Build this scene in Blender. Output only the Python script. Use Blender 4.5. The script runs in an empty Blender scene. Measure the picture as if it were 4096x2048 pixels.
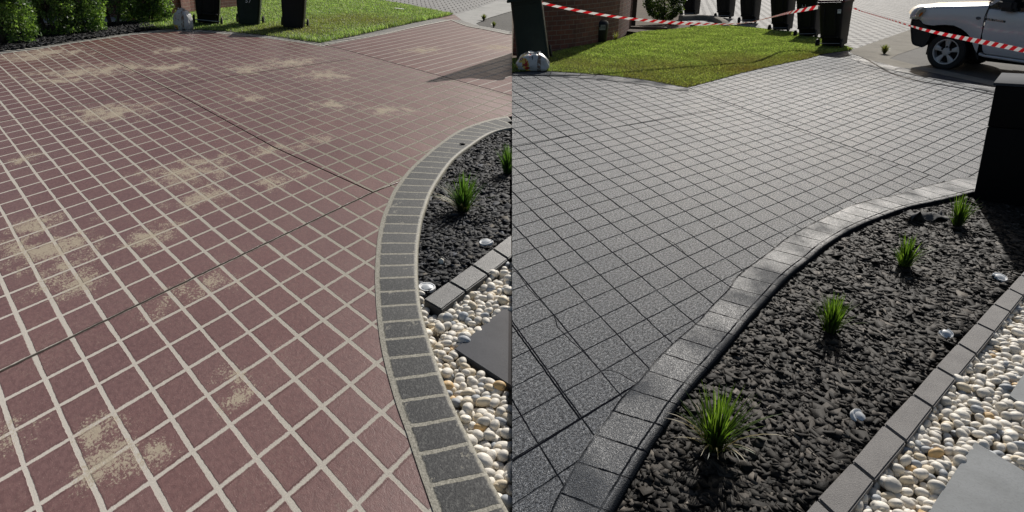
import bpy, bmesh, math, random
import numpy as np
from mathutils import Vector, Matrix
from mathutils.geometry import tessellate_polygon
R = math.radians
random.seed(7); rng = np.random.default_rng(7)
sc = bpy.context.scene
COL = sc.collection

# ------------------------------------------------------------------ camera
F = 3000.0; H = 1.7; ROLL = math.atan(.03); PITCH = math.atan(1224 * math.cos(ROLL) / F)
ct, st = math.cos(PITCH), math.sin(PITCH); cr, sr = math.cos(ROLL), math.sin(ROLL)
r0 = Vector((1, 0, 0)); u0 = Vector((0, st, ct)); fw = Vector((0, ct, -st))
rt = r0 * cr + u0 * sr; up = r0 * -sr + u0 * cr
CAMP = Vector((0, 0, H))
cam = bpy.data.objects.new('camera', bpy.data.cameras.new('camera')); COL.objects.link(cam)
cam.matrix_world = Matrix(((rt.x, up.x, -fw.x, 0), (rt.y, up.y, -fw.y, 0), (rt.z, up.z, -fw.z, H), (0, 0, 0, 1)))
cam.data.sensor_width = 36; cam.data.lens = 36 * F / 4096; cam.data.clip_start = .05; cam.data.clip_end = 500
sc.camera = cam
# ------------------------------------------------------------------ light
SUN_EL, SUN_AZ = R(30), math.atan(.34)
w = bpy.data.worlds.new('World'); sc.world = w; w.use_nodes = True
nt = w.node_tree; nt.nodes.clear()
sky = nt.nodes.new('ShaderNodeTexSky'); sky.sky_type = 'NISHITA'; sky.sun_disc = False
sky.sun_elevation = SUN_EL; sky.sun_rotation = SUN_AZ; sky.dust_density = 2.5; sky.air_density = 1.0; sky.ozone_density = 1.0
bg = nt.nodes.new('ShaderNodeBackground'); bg.inputs[1].default_value = .055
wo = nt.nodes.new('ShaderNodeOutputWorld'); nt.links.new(sky.outputs[0], bg.inputs[0]); nt.links.new(bg.outputs[0], wo.inputs[0])
sl = bpy.data.lights.new('sun', 'SUN'); sl.energy = 5.0; sl.angle = R(.6); sl.color = (1, .96, .9)
so = bpy.data.objects.new('sun', sl); COL.objects.link(so)
sd = Vector((math.sin(SUN_AZ) * math.cos(SUN_EL), math.cos(SUN_AZ) * math.cos(SUN_EL), math.sin(SUN_EL)))
so.rotation_euler = sd.to_track_quat('Z', 'Y').to_euler(); so.location = sd * 20
sc.view_settings.view_transform = 'Standard'; sc.view_settings.look = 'None'
sc.view_settings.exposure = 0; sc.view_settings.gamma = 1
sc.render.engine = 'CYCLES'; sc.cycles.use_denoising = True
sc.cycles.max_bounces = 6

# ------------------------------------------------------------------ helpers
def ray(px, py):
    a = (px - 2048) / F; b = -(py - 1024) / F
    return rt * a + up * b + fw
def P(px, py, z=0.0):
    d = ray(px, py); t = (z - H) / d.z
    return CAMP + d * t
def PD(px, py, depth):
    return CAMP + ray(px, py) * depth
def depth_of(p): return (Vector(p) - CAMP).dot(fw)
def PP(px, py, p0, n):      # ray meets the plane through p0 with normal n
    d = ray(px, py); return CAMP + d * ((p0 - CAMP).dot(n) / d.dot(n))
Wm = np.array([[rt.x, rt.y, -rt.z * H], [up.x, up.y, -up.z * H], [fw.x, fw.y, -fw.z * H]])
PIX = np.array([[F, 0, 2048], [0, -F, 1024], [0, 0, 1.]]) @ Wm       # ground (X,Y,1) -> where it is seen
def tag(o, label=None, cat=None, group=None, kind=None):
    for k, v in (('label', label), ('category', cat), ('group', group), ('kind', kind)):
        if v: o[k] = v
    return o
def link(name, me, mat=None, parent=None):
    o = bpy.data.objects.new(name, me); COL.objects.link(o)
    if mat: me.materials.append(mat)
    if parent: o.parent = parent
    return o
def npmesh(name, V, Fc, mat, parent=None, col=None, smooth=False):
    """V (n,3), Fc (m,k) uniform faces"""
    V = np.asarray(V, np.float32); Fc = np.asarray(Fc, np.int32); m, k = Fc.shape
    me = bpy.data.meshes.new(name); me.vertices.add(len(V)); me.vertices.foreach_set('co', V.ravel())
    me.loops.add(m * k); me.loops.foreach_set('vertex_index', Fc.ravel())
    me.polygons.add(m); me.polygons.foreach_set('loop_start', np.arange(m, dtype=np.int32) * k)
    me.polygons.foreach_set('loop_total', np.full(m, k, np.int32))
    if smooth: me.polygons.foreach_set('use_smooth', np.ones(m, bool))
    me.update(calc_edges=True)
    if col is not None:
        a = me.color_attributes.new('Col', 'FLOAT_COLOR', 'POINT')
        c = np.ones((len(V), 4), np.float32); c[:, :3] = col; a.data.foreach_set('color', c.ravel())
    return link(name, me, mat, parent)
class MB:
    def __init__(s): s.v = []; s.f = []; s.uv = {}
    def add(s, vs, fs, uvs=None):
        b = len(s.v); s.v += [tuple(v) for v in vs]
        for i, f in enumerate(fs):
            s.f.append([b + k for k in f])
            if uvs: s.uv[len(s.f) - 1] = uvs[i]
        return s
    def bm(s, bm):
        bm.verts.index_update(); s.add([v.co.copy() for v in bm.verts], [[v.index for v in f.verts] for f in bm.faces]); bm.free(); return s
    def box(s, c, size, rot=None, bev=0, seg=2, M=None):
        bm = bmesh.new(); bmesh.ops.create_cube(bm, size=1)
        bmesh.ops.scale(bm, vec=size, verts=bm.verts)
        if bev: bmesh.ops.bevel(bm, geom=bm.edges[:], offset=bev, segments=seg, affect='EDGES', profile=.5)
        m = Matrix.Translation(c) @ (rot.to_matrix().to_4x4() if rot is not None and hasattr(rot, 'to_matrix') else Matrix.Identity(4))
        bm.transform(m if M is None else M @ m); return s.bm(bm)
    def cyl(s, a, b, r, n=20, r2=None, cap=True):
        a, b = Vector(a), Vector(b); r2 = r if r2 is None else r2; d = (b - a).normalized()
        x = d.orthogonal().normalized(); y = d.cross(x)
        vs = [a + (x * math.cos(t) + y * math.sin(t)) * r for t in [2 * math.pi * k / n for k in range(n)]]
        vs += [b + (x * math.cos(t) + y * math.sin(t)) * r2 for t in [2 * math.pi * k / n for k in range(n)]]
        fs = [[k, (k + 1) % n, n + (k + 1) % n, n + k] for k in range(n)]
        if cap: fs += [list(range(n))[::-1], list(range(n, 2 * n))]
        return s.add(vs, fs)
    def lathe(s, o, axis, prof, n=28):
        """prof: list of (r, h) along axis"""
        o = Vector(o); d = Vector(axis).normalized(); x = d.orthogonal().normalized(); y = d.cross(x); vs = []; fs = []
        for r, h in prof:
            for k in range(n):
                t = 2 * math.pi * k / n; vs.append(o + d * h + (x * math.cos(t) + y * math.sin(t)) * r)
        for i in range(len(prof) - 1):
            for k in range(n): fs.append([i * n + k, i * n + (k + 1) % n, (i + 1) * n + (k + 1) % n, (i + 1) * n + k])
        return s.add(vs, fs)
    def tube(s, pts, r, n=8):
        for i in range(len(pts) - 1):
            s.cyl(pts[i], pts[i + 1], r if not callable(r) else r(i), n, r if not callable(r) else r(i + 1))
        return s
    def grid(s, rows, closed=False):
        nc = len(rows[0]); vs = [p for r in rows for p in r]; fs = []
        for i in range(len(rows) - 1):
            for k in range(nc if closed else nc - 1):
                k2 = (k + 1) % nc; fs.append([i * nc + k, i * nc + k2, (i + 1) * nc + k2, (i + 1) * nc + k])
        return s.add(vs, fs)
    def prism(s, poly, off, back=True):
        """poly: coplanar 3D points, off: extrusion vector"""
        n = len(poly); poly = [Vector(p) for p in poly]; off = Vector(off)
        tri = tessellate_polygon([poly]); vs = poly + [p + off for p in poly]
        fs = [list(t) for t in tri] + [[a + n for a in t][::-1] for t in tri] + [[k, (k + 1) % n, n + (k + 1) % n, n + k] for k in range(n)]
        return s.add(vs, fs)
    def build(s, name, mat=None, parent=None, smooth=False, fix=True, auto=None):
        me = bpy.data.meshes.new(name); me.from_pydata(s.v, [], s.f)
        if s.uv:
            uvl = me.uv_layers.new(name='UVMap')
            for i, p in enumerate(me.polygons):
                if i in s.uv:
                    for k, li in enumerate(p.loop_indices): uvl.data[li].uv = s.uv[i][k]
        if fix:
            bm = bmesh.new(); bm.from_mesh(me); bmesh.ops.recalc_face_normals(bm, faces=bm.faces); bm.to_mesh(me); bm.free()
        if smooth or auto:
            for p in me.polygons: p.use_smooth = True
        o = link(name, me, mat, parent)
        if auto: me.set_sharp_from_angle(angle=R(auto))
        return o
def sheet(name, pts, z, mat, kind='structure', label=None, thick=0):
    """flat ground sheet; pts are world (x,y)"""
    vs = [Vector((p[0], p[1], z)) for p in pts]
    tri = tessellate_polygon([vs]); me = bpy.data.meshes.new(name)
    fs = [list(t) for t in tri]
    fs = [f if (vs[f[1]] - vs[f[0]]).cross(vs[f[2]] - vs[f[0]]).z > 0 else f[::-1] for f in fs]
    me.from_pydata(vs, [], fs); o = link(name, me, mat); o['kind'] = kind
    if label: o['label'] = label
    return o
def G(pts, z=0): return [tuple(P(x, y, z)[:2]) for x, y in pts]
SEAM = rt.normalized()
def seam_x(y):   # ground x of the line that parts the two driveways, at z=0
    return H * rt.z / rt.x - 0 if False else (rt.z * H) / rt.x
SX0 = (rt.z * H) / rt.x          # x where (p-C).rt = 0 for z=0 (rt.y is the y slope)
def seamx(y, z=0): return (-(rt.y * y) + rt.z * (H - z)) / rt.x
def inpoly(poly, X, Y):
    poly = np.asarray(poly); n = len(poly); ins = np.zeros(len(X), bool); j = n - 1
    for i in range(n):
        xi, yi = poly[i]; xj, yj = poly[j]
        c = ((yi > Y) != (yj > Y)) & (X < (xj - xi) * (Y - yi) / (yj - yi + 1e-12) + xi); ins ^= c; j = i
    return ins
def scatter(poly, n):
    poly = np.asarray(poly); lo = poly.min(0); hi = poly.max(0); out = []
    tot = 0
    while tot < n:
        q = rng.uniform(lo, hi, (n * 2, 2)); q = q[inpoly(poly, q[:, 0], q[:, 1])]; out.append(q); tot += len(q)
        if len(q) == 0: break
    return np.concatenate(out)[:n]
def area(poly):
    p = np.asarray(poly); return abs(np.dot(p[:, 0], np.roll(p[:, 1], 1)) - np.dot(p[:, 1], np.roll(p[:, 0], 1))) / 2

# ------------------------------------------------------------------ materials
class N:
    """tiny node-expression builder"""
    def __init__(s, name):
        s.m = bpy.data.materials.new(name); s.m.use_nodes = True; s.t = s.m.node_tree; s.t.nodes.clear()
        s.out = s.t.nodes.new('ShaderNodeOutputMaterial'); s.b = s.t.nodes.new('ShaderNodeBsdfPrincipled')
        s.t.links.new(s.b.outputs[0], s.out.inputs[0])
    def put(s, sock, v):
        if isinstance(v, bpy.types.NodeSocket): s.t.links.new(v, sock)
        elif isinstance(v, (tuple, list)) and len(v) == 3 and len(getattr(sock, 'default_value', ())) == 4: sock.default_value = (*v, 1)
        else: sock.default_value = v
    def m_(s, op, *a, clamp=False):
        n = s.t.nodes.new('ShaderNodeMath'); n.operation = op; n.use_clamp = clamp
        for i, v in enumerate(a): s.put(n.inputs[i], v)
        return n.outputs[0]
    def vm(s, op, *a, out=0):
        n = s.t.nodes.new('ShaderNodeVectorMath'); n.operation = op
        for i, v in enumerate(a): s.put(n.inputs[i], v)
        return n.outputs[out]
    def dot(s, a, b): return s.vm('DOT_PRODUCT', a, b, out='Value')
    def pos(s): return s.t.nodes.new('ShaderNodeNewGeometry').outputs['Position']
    def tc(s, k='Object'): return s.t.nodes.new('ShaderNodeTexCoord').outputs[k]
    def attr(s, n='Col'):
        a = s.t.nodes.new('ShaderNodeAttribute'); a.attribute_name = n; return a.outputs['Color']
    def noise(s, vec, scale, detail=3, rough=.55, col=False, dist=0):
        n = s.t.nodes.new('ShaderNodeTexNoise'); s.put(n.inputs['Vector'], vec); n.inputs['Scale'].default_value = scale
        n.inputs['Detail'].default_value = detail; n.inputs['Roughness'].default_value = rough; n.inputs['Distortion'].default_value = dist
        return n.outputs['Color' if col else 'Fac']
    def vor(s, vec, scale, out='Distance', feat='F1'):
        n = s.t.nodes.new('ShaderNodeTexVoronoi'); n.feature = feat; s.put(n.inputs['Vector'], vec); n.inputs['Scale'].default_value = scale
        return n.outputs[out]
    def step(s, v, a, b, clamp=True):      # smooth 0..1 from a to b
        n = s.t.nodes.new('ShaderNodeMapRange'); s.put(n.inputs[0], v); s.put(n.inputs[1], a); s.put(n.inputs[2], b); return n.outputs[0]
    def rng(s, v, a, b, c, d):
        n = s.t.nodes.new('ShaderNodeMapRange'); s.put(n.inputs[0], v)
        for i, x in enumerate((a, b, c, d)): s.put(n.inputs[i + 1], x)
        return n.outputs[0]
    def mix(s, f, a, b, mode='MIX'):
        n = s.t.nodes.new('ShaderNodeMix'); n.data_type = 'RGBA'; n.blend_type = mode; s.put(n.inputs[0], f); s.put(n.inputs[6], a); s.put(n.inputs[7], b)
        return n.outputs[2]
    def comb(s, x, y, z=0.0):
        n = s.t.nodes.new('ShaderNodeCombineXYZ'); s.put(n.inputs[0], x); s.put(n.inputs[1], y); s.put(n.inputs[2], z); return n.outputs[0]
    def sep(s, v, i):
        n = s.t.nodes.new('ShaderNodeSeparateXYZ'); s.put(n.inputs[0], v); return n.outputs[i]
    def bump(s, h, strength=.3, dist=.01, normal=None):
        n = s.t.nodes.new('ShaderNodeBump'); s.put(n.inputs['Height'], h); n.inputs['Strength'].default_value = strength; n.inputs['Distance'].default_value = dist
        if normal is not None: s.t.links.new(normal, n.inputs['Normal'])
        return n.outputs[0]
    def fin(s, col=None, rough=None, normal=None, metal=None, spec=None, coat=None, **k):
        for a, v in (('Base Color', col), ('Roughness', rough), ('Normal', normal), ('Metallic', metal), ('Specular IOR Level', spec), ('Coat Weight', coat)):
            if v is not None: s.put(s.b.inputs[a], v)
        for a, v in k.items(): s.put(s.b.inputs[a.replace('_', ' ')], v)
        return s.m
def simple(name, col, rough=.6, var=.15, scale=8, bump=0, bscale=40, bdist=.004, **k):
    n = N(name); p = n.tc('Object'); f = n.noise(p, scale, 4)
    c = n.mix(n.step(f, .3, .7), tuple(x * (1 - var) for x in col), tuple(min(1, x * (1 + var)) for x in col))
    nm = n.bump(n.noise(p, bscale, 3), bump, bdist) if bump else None
    return n.fin(c, rough, nm, **k)

def gvec(n):   # (X, Y, 1) of the ground point
    p = n.pos(); return n.vm('ADD', n.vm('MULTIPLY', p, (1., 1., 0.)), (0., 0., 1.))
def uvgrid(n, g, Gm):
    A = np.array(Gm) @ PIX; A = A / np.abs(A).max()
    wv = n.dot(g, tuple(A[2])); return n.m_('DIVIDE', n.dot(g, tuple(A[0])), wv), n.m_('DIVIDE', n.dot(g, tuple(A[1])), wv)
def halfp(n, g, a, b):   # signed distance from the ground line through two sighted points
    a = P(*a); b = P(*b); d = (b - a).normalized(); nn = Vector((-d.y, d.x, 0)); return n.dot(g, (nn.x, nn.y, -nn.dot(a)))
def seg(n, g, a, b, wd, jit=None):   # thin line mask on the ground between two points
    A = P(*a); B = P(*b); d = (B - A); L = d.length; d.normalize()
    t = n.dot(g, (d.x, d.y, -d.dot(A))); s = halfp(n, g, a, b)
    if jit is not None: s = n.m_('ADD', s, jit)
    m = n.step(n.m_('ABSOLUTE', s), wd, wd * .5)
    return n.m_('MULTIPLY', m, n.m_('MULTIPLY', n.m_('GREATER_THAN', t, 0.), n.m_('LESS_THAN', t, L)))
def fmod(n, v):   # distance to the nearest whole number
    return n.m_('PINGPONG', v, .5)
GL = [[0.029409975, -0.013125391, 14.574028], [0.023586527, 0.045993731, -74.022152], [2.0908971e-06, 0.0032192146, 1.0]]
GR = [[0.019031967, -0.013682232, -21.388897], [0.016677146, 0.041137023, -85.265955], [-0.00022033913, 0.0023705665, 1.0]]
GL3 = [[0.038416573, -0.14062378, -25.176437], [0.026070109, 0.096739274, -73.975026], [7.377541e-05, 0.0033743723, 1.0]]
GR3 = [[0.049098771, -0.1351176, -87.614558], [0.040321037, 0.085909399, -199.52892], [6.496933e-05, 0.0044309909, 1.0]]

def tile_setup(n, Ga, Gb, la, lb):
    g = gvec(n); u, v = uvgrid(n, g, Ga); u2, v2 = uvgrid(n, g, Gb)
    far = n.m_('GREATER_THAN', halfp(n, g, la, lb), 0.)
    def pick(a, b): return n.m_('ADD', n.m_('MULTIPLY', a, n.m_('SUBTRACT', 1., far)), n.m_('MULTIPLY', b, far))
    return g, pick(u, u2), pick(v, v2), far

def mat_red():
    n = N('red_tiled_concrete'); g, u, v, far = tile_setup(n, GL, GL3, (1400, 205), (2010, 371))
    p = n.comb(n.m_('MULTIPLY', u, .2), n.m_('MULTIPLY', v, .2)); wob = n.noise(p, 9, 3); wf = n.noise(p, 55, 4, .65)
    wv = n.m_('ADD', n.m_('MULTIPLY', n.m_('SUBTRACT', wob, .5), .035), n.m_('MULTIPLY', n.m_('SUBTRACT', wf, .5), .05))
    du = fmod(n, n.m_('ADD', u, n.m_('MULTIPLY', n.m_('SUBTRACT', n.noise(p, 3, 2), .5), .06))); dv = fmod(n, v)
    wide = n.rng(n.noise(p, .9, 2), .35, .65, .042, .068)
    mu = n.step(n.m_('ADD', du, wv), n.m_('ADD', wide, .012), wide)
    mv = n.m_('MULTIPLY', n.step(n.m_('ADD', dv, wv), .05, .036), n.m_('ADD', .35, n.m_('MULTIPLY', n.m_('SUBTRACT', 1., far), .65))); mu = n.m_('MULTIPLY', mu, n.rng(far, 0., 1., 1., .25)); mv = n.m_('MAXIMUM', mv, n.m_('MULTIPLY', far, n.step(n.m_('ADD', dv, wv), .058, .035)))
    grout = n.m_('MAXIMUM', mu, mv)
    # dried sand
    blobs = [(170,215,110),(120,232,70),(330,290,120),(470,270,90),(250,320,60),(660,270,75),(440,450,110),(400,440,70),(760,680,100),(830,790,70),(180,1000,110),(260,1080,80),(140,900,60),
             (1010,275,70),(1160,250,80),(1290,300,70),(1560,440,60),(1240,560,45),(620,940,60),(700,1190,60),(1090,600,50),(640,1800,45),(430,1850,60),(930,1500,40),(960,1600,40),(1340,420,50),(1000,390,50),(70,640,40),
             (90,960,60),(330,1130,60),(700,200,55),(1700,200,60),(2000,190,60),(1120,720,50),(880,1130,50),(60,1740,60),(380,1720,55)]
    acc = None
    for (x, y, r) in blobs:
        c = P(x, y); rr = (P(x + r, y) - P(x - r, y)).length / 2
        d = n.vm('LENGTH', n.vm('SUBTRACT', n.vm('MULTIPLY', g, (1., .62 if y > 500 else .8, 0.)), (c.x, c.y * (.62 if y > 500 else .8), 0.)), out='Value')
        k = n.step(d, rr * 2.6, 0.); acc = k if acc is None else n.m_('MAXIMUM', acc, k)
    sn = n.noise(p, 6, 5, .75); gr = n.noise(p, 130, 2, .7)
    sn2 = n.noise(n.vm('ADD', n.vm('MULTIPLY', p, (1., 1., 1.)), (5., 3., 0.)), 4., 5, .7)
    gr = n.noise(p, 75, 3, .8); sand = n.step(n.m_('ADD', n.m_('ADD', n.m_('MULTIPLY', sn, 1.3), n.m_('MULTIPLY', gr, 1.5)), n.m_('ADD', n.m_('MULTIPLY', sn2, 1.2), n.m_('MULTIPLY', acc, .5))), 2.28, 2.46)
    sand = n.m_('MULTIPLY', sand, n.step(acc, .0, .12))
    thin = n.m_('MULTIPLY', n.step(n.noise(p, 2.2, 5, .7), .5, .75), n.m_('MULTIPLY', n.step(gr, .5, .68), .5))
    sand = n.m_('MAXIMUM', n.m_('MULTIPLY', sand, .85), thin)
    # tile body colours: a little variation per tile
    tid = n.comb(n.m_('FLOOR', u), n.m_('FLOOR', v)); wn = n.t.nodes.new('ShaderNodeTexWhiteNoise'); n.put(wn.inputs[0], tid)
    base = n.mix(n.step(n.noise(p, 1.1, 4), .35, .65), (.105, .026, .021), (.145, .044, .036))
    base = n.mix(n.m_('MULTIPLY', wn.outputs[0], .6), base, (.15, .062, .055))
    paler = n.step(halfp(n, g, (660, 350), (1100, 590)), .3, -2.5)     # wet sheen painted into the colour of the panels further right
    base = n.mix(n.m_('MULTIPLY', paler, .55), base, (.25, .16, .15))
    leftred = n.step(n.noise(p, 40, 3), .4, .62); base = n.mix(n.m_('MULTIPLY', leftred, .3), base, (.055, .02, .02))
    gcol = n.mix(n.step(n.noise(p, 160, 2), .35, .65), (.20, .185, .145), (.38, .36, .295))
    gcol = n.mix(n.m_('MULTIPLY', paler, .7), gcol, (.68, .63, .57)); gcol = n.mix(n.m_('MULTIPLY', far, .4), gcol, (.8, .74, .68))
    speck = n.m_('GREATER_THAN', n.noise(p, 130, 2, .7), .66)
    base = n.mix(n.m_('MULTIPLY', speck, .5), base, (.42, .33, .28))
    c = n.mix(grout, base, gcol); c = n.mix(sand, c, n.mix(gr, (.34, .29, .21), (.50, .44, .34)))
    # shadowed lip beside each grout line, saw cuts
    jit = n.m_('MULTIPLY', n.m_('SUBTRACT', n.noise(p, 12, 2), .5), .012)
    dark = None
    for a, b, wd in [((-40,1507),(140,1419),.012),((140,1419),(777,1110),.012),((777,1110),(1492,769),.012),((1492,769),(1600,728),.011),((300,163),(663,350),.009),((663,350),(1100,591),.012),((1100,591),(1492,770),.012),
                     ((1240,165),(1400,205),.016),((1400,205),(2048,382),.016),((0,486),(500,383),.009),((500,383),(900,308),.01),((900,308),(1400,237),.018)]:
        k = seg(n, g, a, b, wd, jit); dark = k if dark is None else n.m_('MAXIMUM', dark, k)
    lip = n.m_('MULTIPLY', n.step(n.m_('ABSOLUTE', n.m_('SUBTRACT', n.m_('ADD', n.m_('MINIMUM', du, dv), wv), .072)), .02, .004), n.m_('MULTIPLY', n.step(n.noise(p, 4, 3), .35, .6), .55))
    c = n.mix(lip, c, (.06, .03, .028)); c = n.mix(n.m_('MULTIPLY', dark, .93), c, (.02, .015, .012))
    h = n.m_('ADD', n.m_('MULTIPLY', n.noise(p, 170, 3, .7), .35), n.m_('MULTIPLY', n.noise(p, 18, 3, .6, dist=2.5), .5))
    h = n.m_('SUBTRACT', n.m_('SUBTRACT', h, n.m_('MULTIPLY', grout, .7)), n.m_('MULTIPLY', dark, 2.))
    ro = n.m_('ADD', .44, n.m_('MULTIPLY', n.m_('MAXIMUM', grout, sand), .4))
    ro = n.m_('ADD', ro, n.m_('MULTIPLY', n.m_('SUBTRACT', n.noise(p, 1.5, 4), .5), .25))
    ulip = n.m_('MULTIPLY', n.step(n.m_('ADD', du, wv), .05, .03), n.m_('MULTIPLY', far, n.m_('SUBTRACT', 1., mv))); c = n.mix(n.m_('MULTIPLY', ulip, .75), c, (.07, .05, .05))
    return n.fin(c, ro, n.bump(h, .5, .004), spec=n.m_('MULTIPLY', n.m_('SUBTRACT', 1., n.m_('MULTIPLY', far, .55)), n.m_('MULTIPLY', n.m_('SUBTRACT', 1., n.m_('MAXIMUM', n.m_('MAXIMUM', grout, sand), n.m_('MAXIMUM', dark, lip))), .5)))

def mat_grey():
    n = N('dark_grey_coated_concrete'); g, u, v, far = tile_setup(n, GR, GR3, (2758, 353), (3760, 715))
    p = n.comb(n.m_('MULTIPLY', u, .2), n.m_('MULTIPLY', v, .2)); wob = n.m_('MULTIPLY', n.m_('SUBTRACT', n.noise(p, 6, 4, .7), .5), .07)
    du = fmod(n, n.m_('ADD', u, wob)); dv = fmod(n, n.m_('ADD', v, n.m_('MULTIPLY', wob, .8)))
    fade = n.step(n.noise(p, 3.5, 3), .30, .48)
    wj = n.rng(n.sep(n.pos(), 1), 2.4, 9., .011, .042)
    line = n.m_('MULTIPLY', n.step(n.m_('MINIMUM', du, dv), n.m_('ADD', wj, .012), n.m_('MULTIPLY', wj, .55)), n.rng(fade, 0., 1., .45, 1.))
    jit = n.m_('MULTIPLY', n.m_('SUBTRACT', n.noise(p, 15, 2), .5), .01); dark = None
    for a, b, wd in [((2040,1290),(2320,1678),.006),((2030,1858),(2320,1678),.006),((2320,1678),(2549,1536),.006),((2549,1536),(2720,1612),.005),((2758,353),(3096,477),.014),((3096,477),(3460,609),.013),((3460,609),(3760,715),.011),
                     ((2040,590),(2128,575),.012),((2128,575),(2391,521),.012),((2391,521),(2650,478),.012),((2650,478),(2900,435),.01),((3402,236),(3580,284),.015),((3580,284),(3828,339),.015),((3828,339),(3985,375),.014)]:  # final segments by the gutter header: tape shadow painted as a dark line
        k = seg(n, g, a, b, wd, jit); dark = k if dark is None else n.m_('MAXIMUM', dark, k)
    crack = None
    cp = [(2049,1075),(2080,1105),(2110,1150),(2158,1200),(2215,1262),(2230,1310),(2290,1370),(2332,1408),(2404,1486)]
    cq = [(2404,1486),(2440,1482),(2480,1495),(2520,1520),(2549,1535)]
    cr_ = [(2160,600),(2240,655),(2350,735),(2395,765),(2480,830),(2530,862),(2640,945),(2700,975),(2745,1020)]
    for L in (cp, cq, cr_):
        for a, b in zip(L, L[1:]):
            k = seg(n, g, a, b, .004, jit); crack = k if crack is None else n.m_('MAXIMUM', crack, k)
    ln = n.m_('MAXIMUM', n.m_('MULTIPLY', line, .95), n.m_('MAXIMUM', dark, n.m_('MULTIPLY', crack, .8)))
    tid = n.comb(n.m_('FLOOR', u), n.m_('FLOOR', v)); wn = n.t.nodes.new('ShaderNodeTexWhiteNoise'); n.put(wn.inputs[0], tid)
    f1 = n.noise(p, 260, 2, .8); f2 = n.noise(p, 70, 2, .8)
    base = n.mix(n.step(n.noise(p, 1.4, 4), .3, .7), (.034, .038, .045), (.055, .060, .069))
    base = n.mix(n.m_('MULTIPLY', wn.outputs[0], .3), base, (.075, .081, .091))
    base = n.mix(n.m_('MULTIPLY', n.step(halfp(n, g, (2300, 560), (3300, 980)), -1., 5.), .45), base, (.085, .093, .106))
    f3 = n.noise(p, 70, 4, .95); base = n.mix(n.step(f3, .51, .60), base, (.16, .178, .205)); base = n.mix(n.step(f3, .49, .42), base, (.018, .02, .024))
    base = n.mix(n.step(f1, .52, .66), base, (.19, .205, .225)); base = n.mix(n.m_('MULTIPLY', n.step(f2, .55, .7), .35), base, (.2, .21, .225))  # aggregate flecks, here and above, with sun sparkle painted into their pale tone
    base = n.mix(n.step(f1, .45, .33), base, (.02, .021, .024))
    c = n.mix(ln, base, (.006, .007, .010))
    h = n.m_('ADD', n.m_('MULTIPLY', n.vor(p, 260), .9), n.m_('MULTIPLY', n.noise(p, 9, 3), .8)); h = n.m_('SUBTRACT', h, n.m_('MULTIPLY', ln, 2.5))
    return n.fin(c, n.m_('ADD', n.rng(n.noise(p, 2, 3), .3, .7, .34, .46), n.m_('MULTIPLY', ln, .4)), n.bump(h, .7, .004), spec=n.m_('MULTIPLY', n.m_('SUBTRACT', 1., ln), n.m_('MULTIPLY', n.rng(f3, .42, .62, .02, .22), n.rng(n.sep(n.pos(), 1), 4., 13., 1., .15))))

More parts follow.
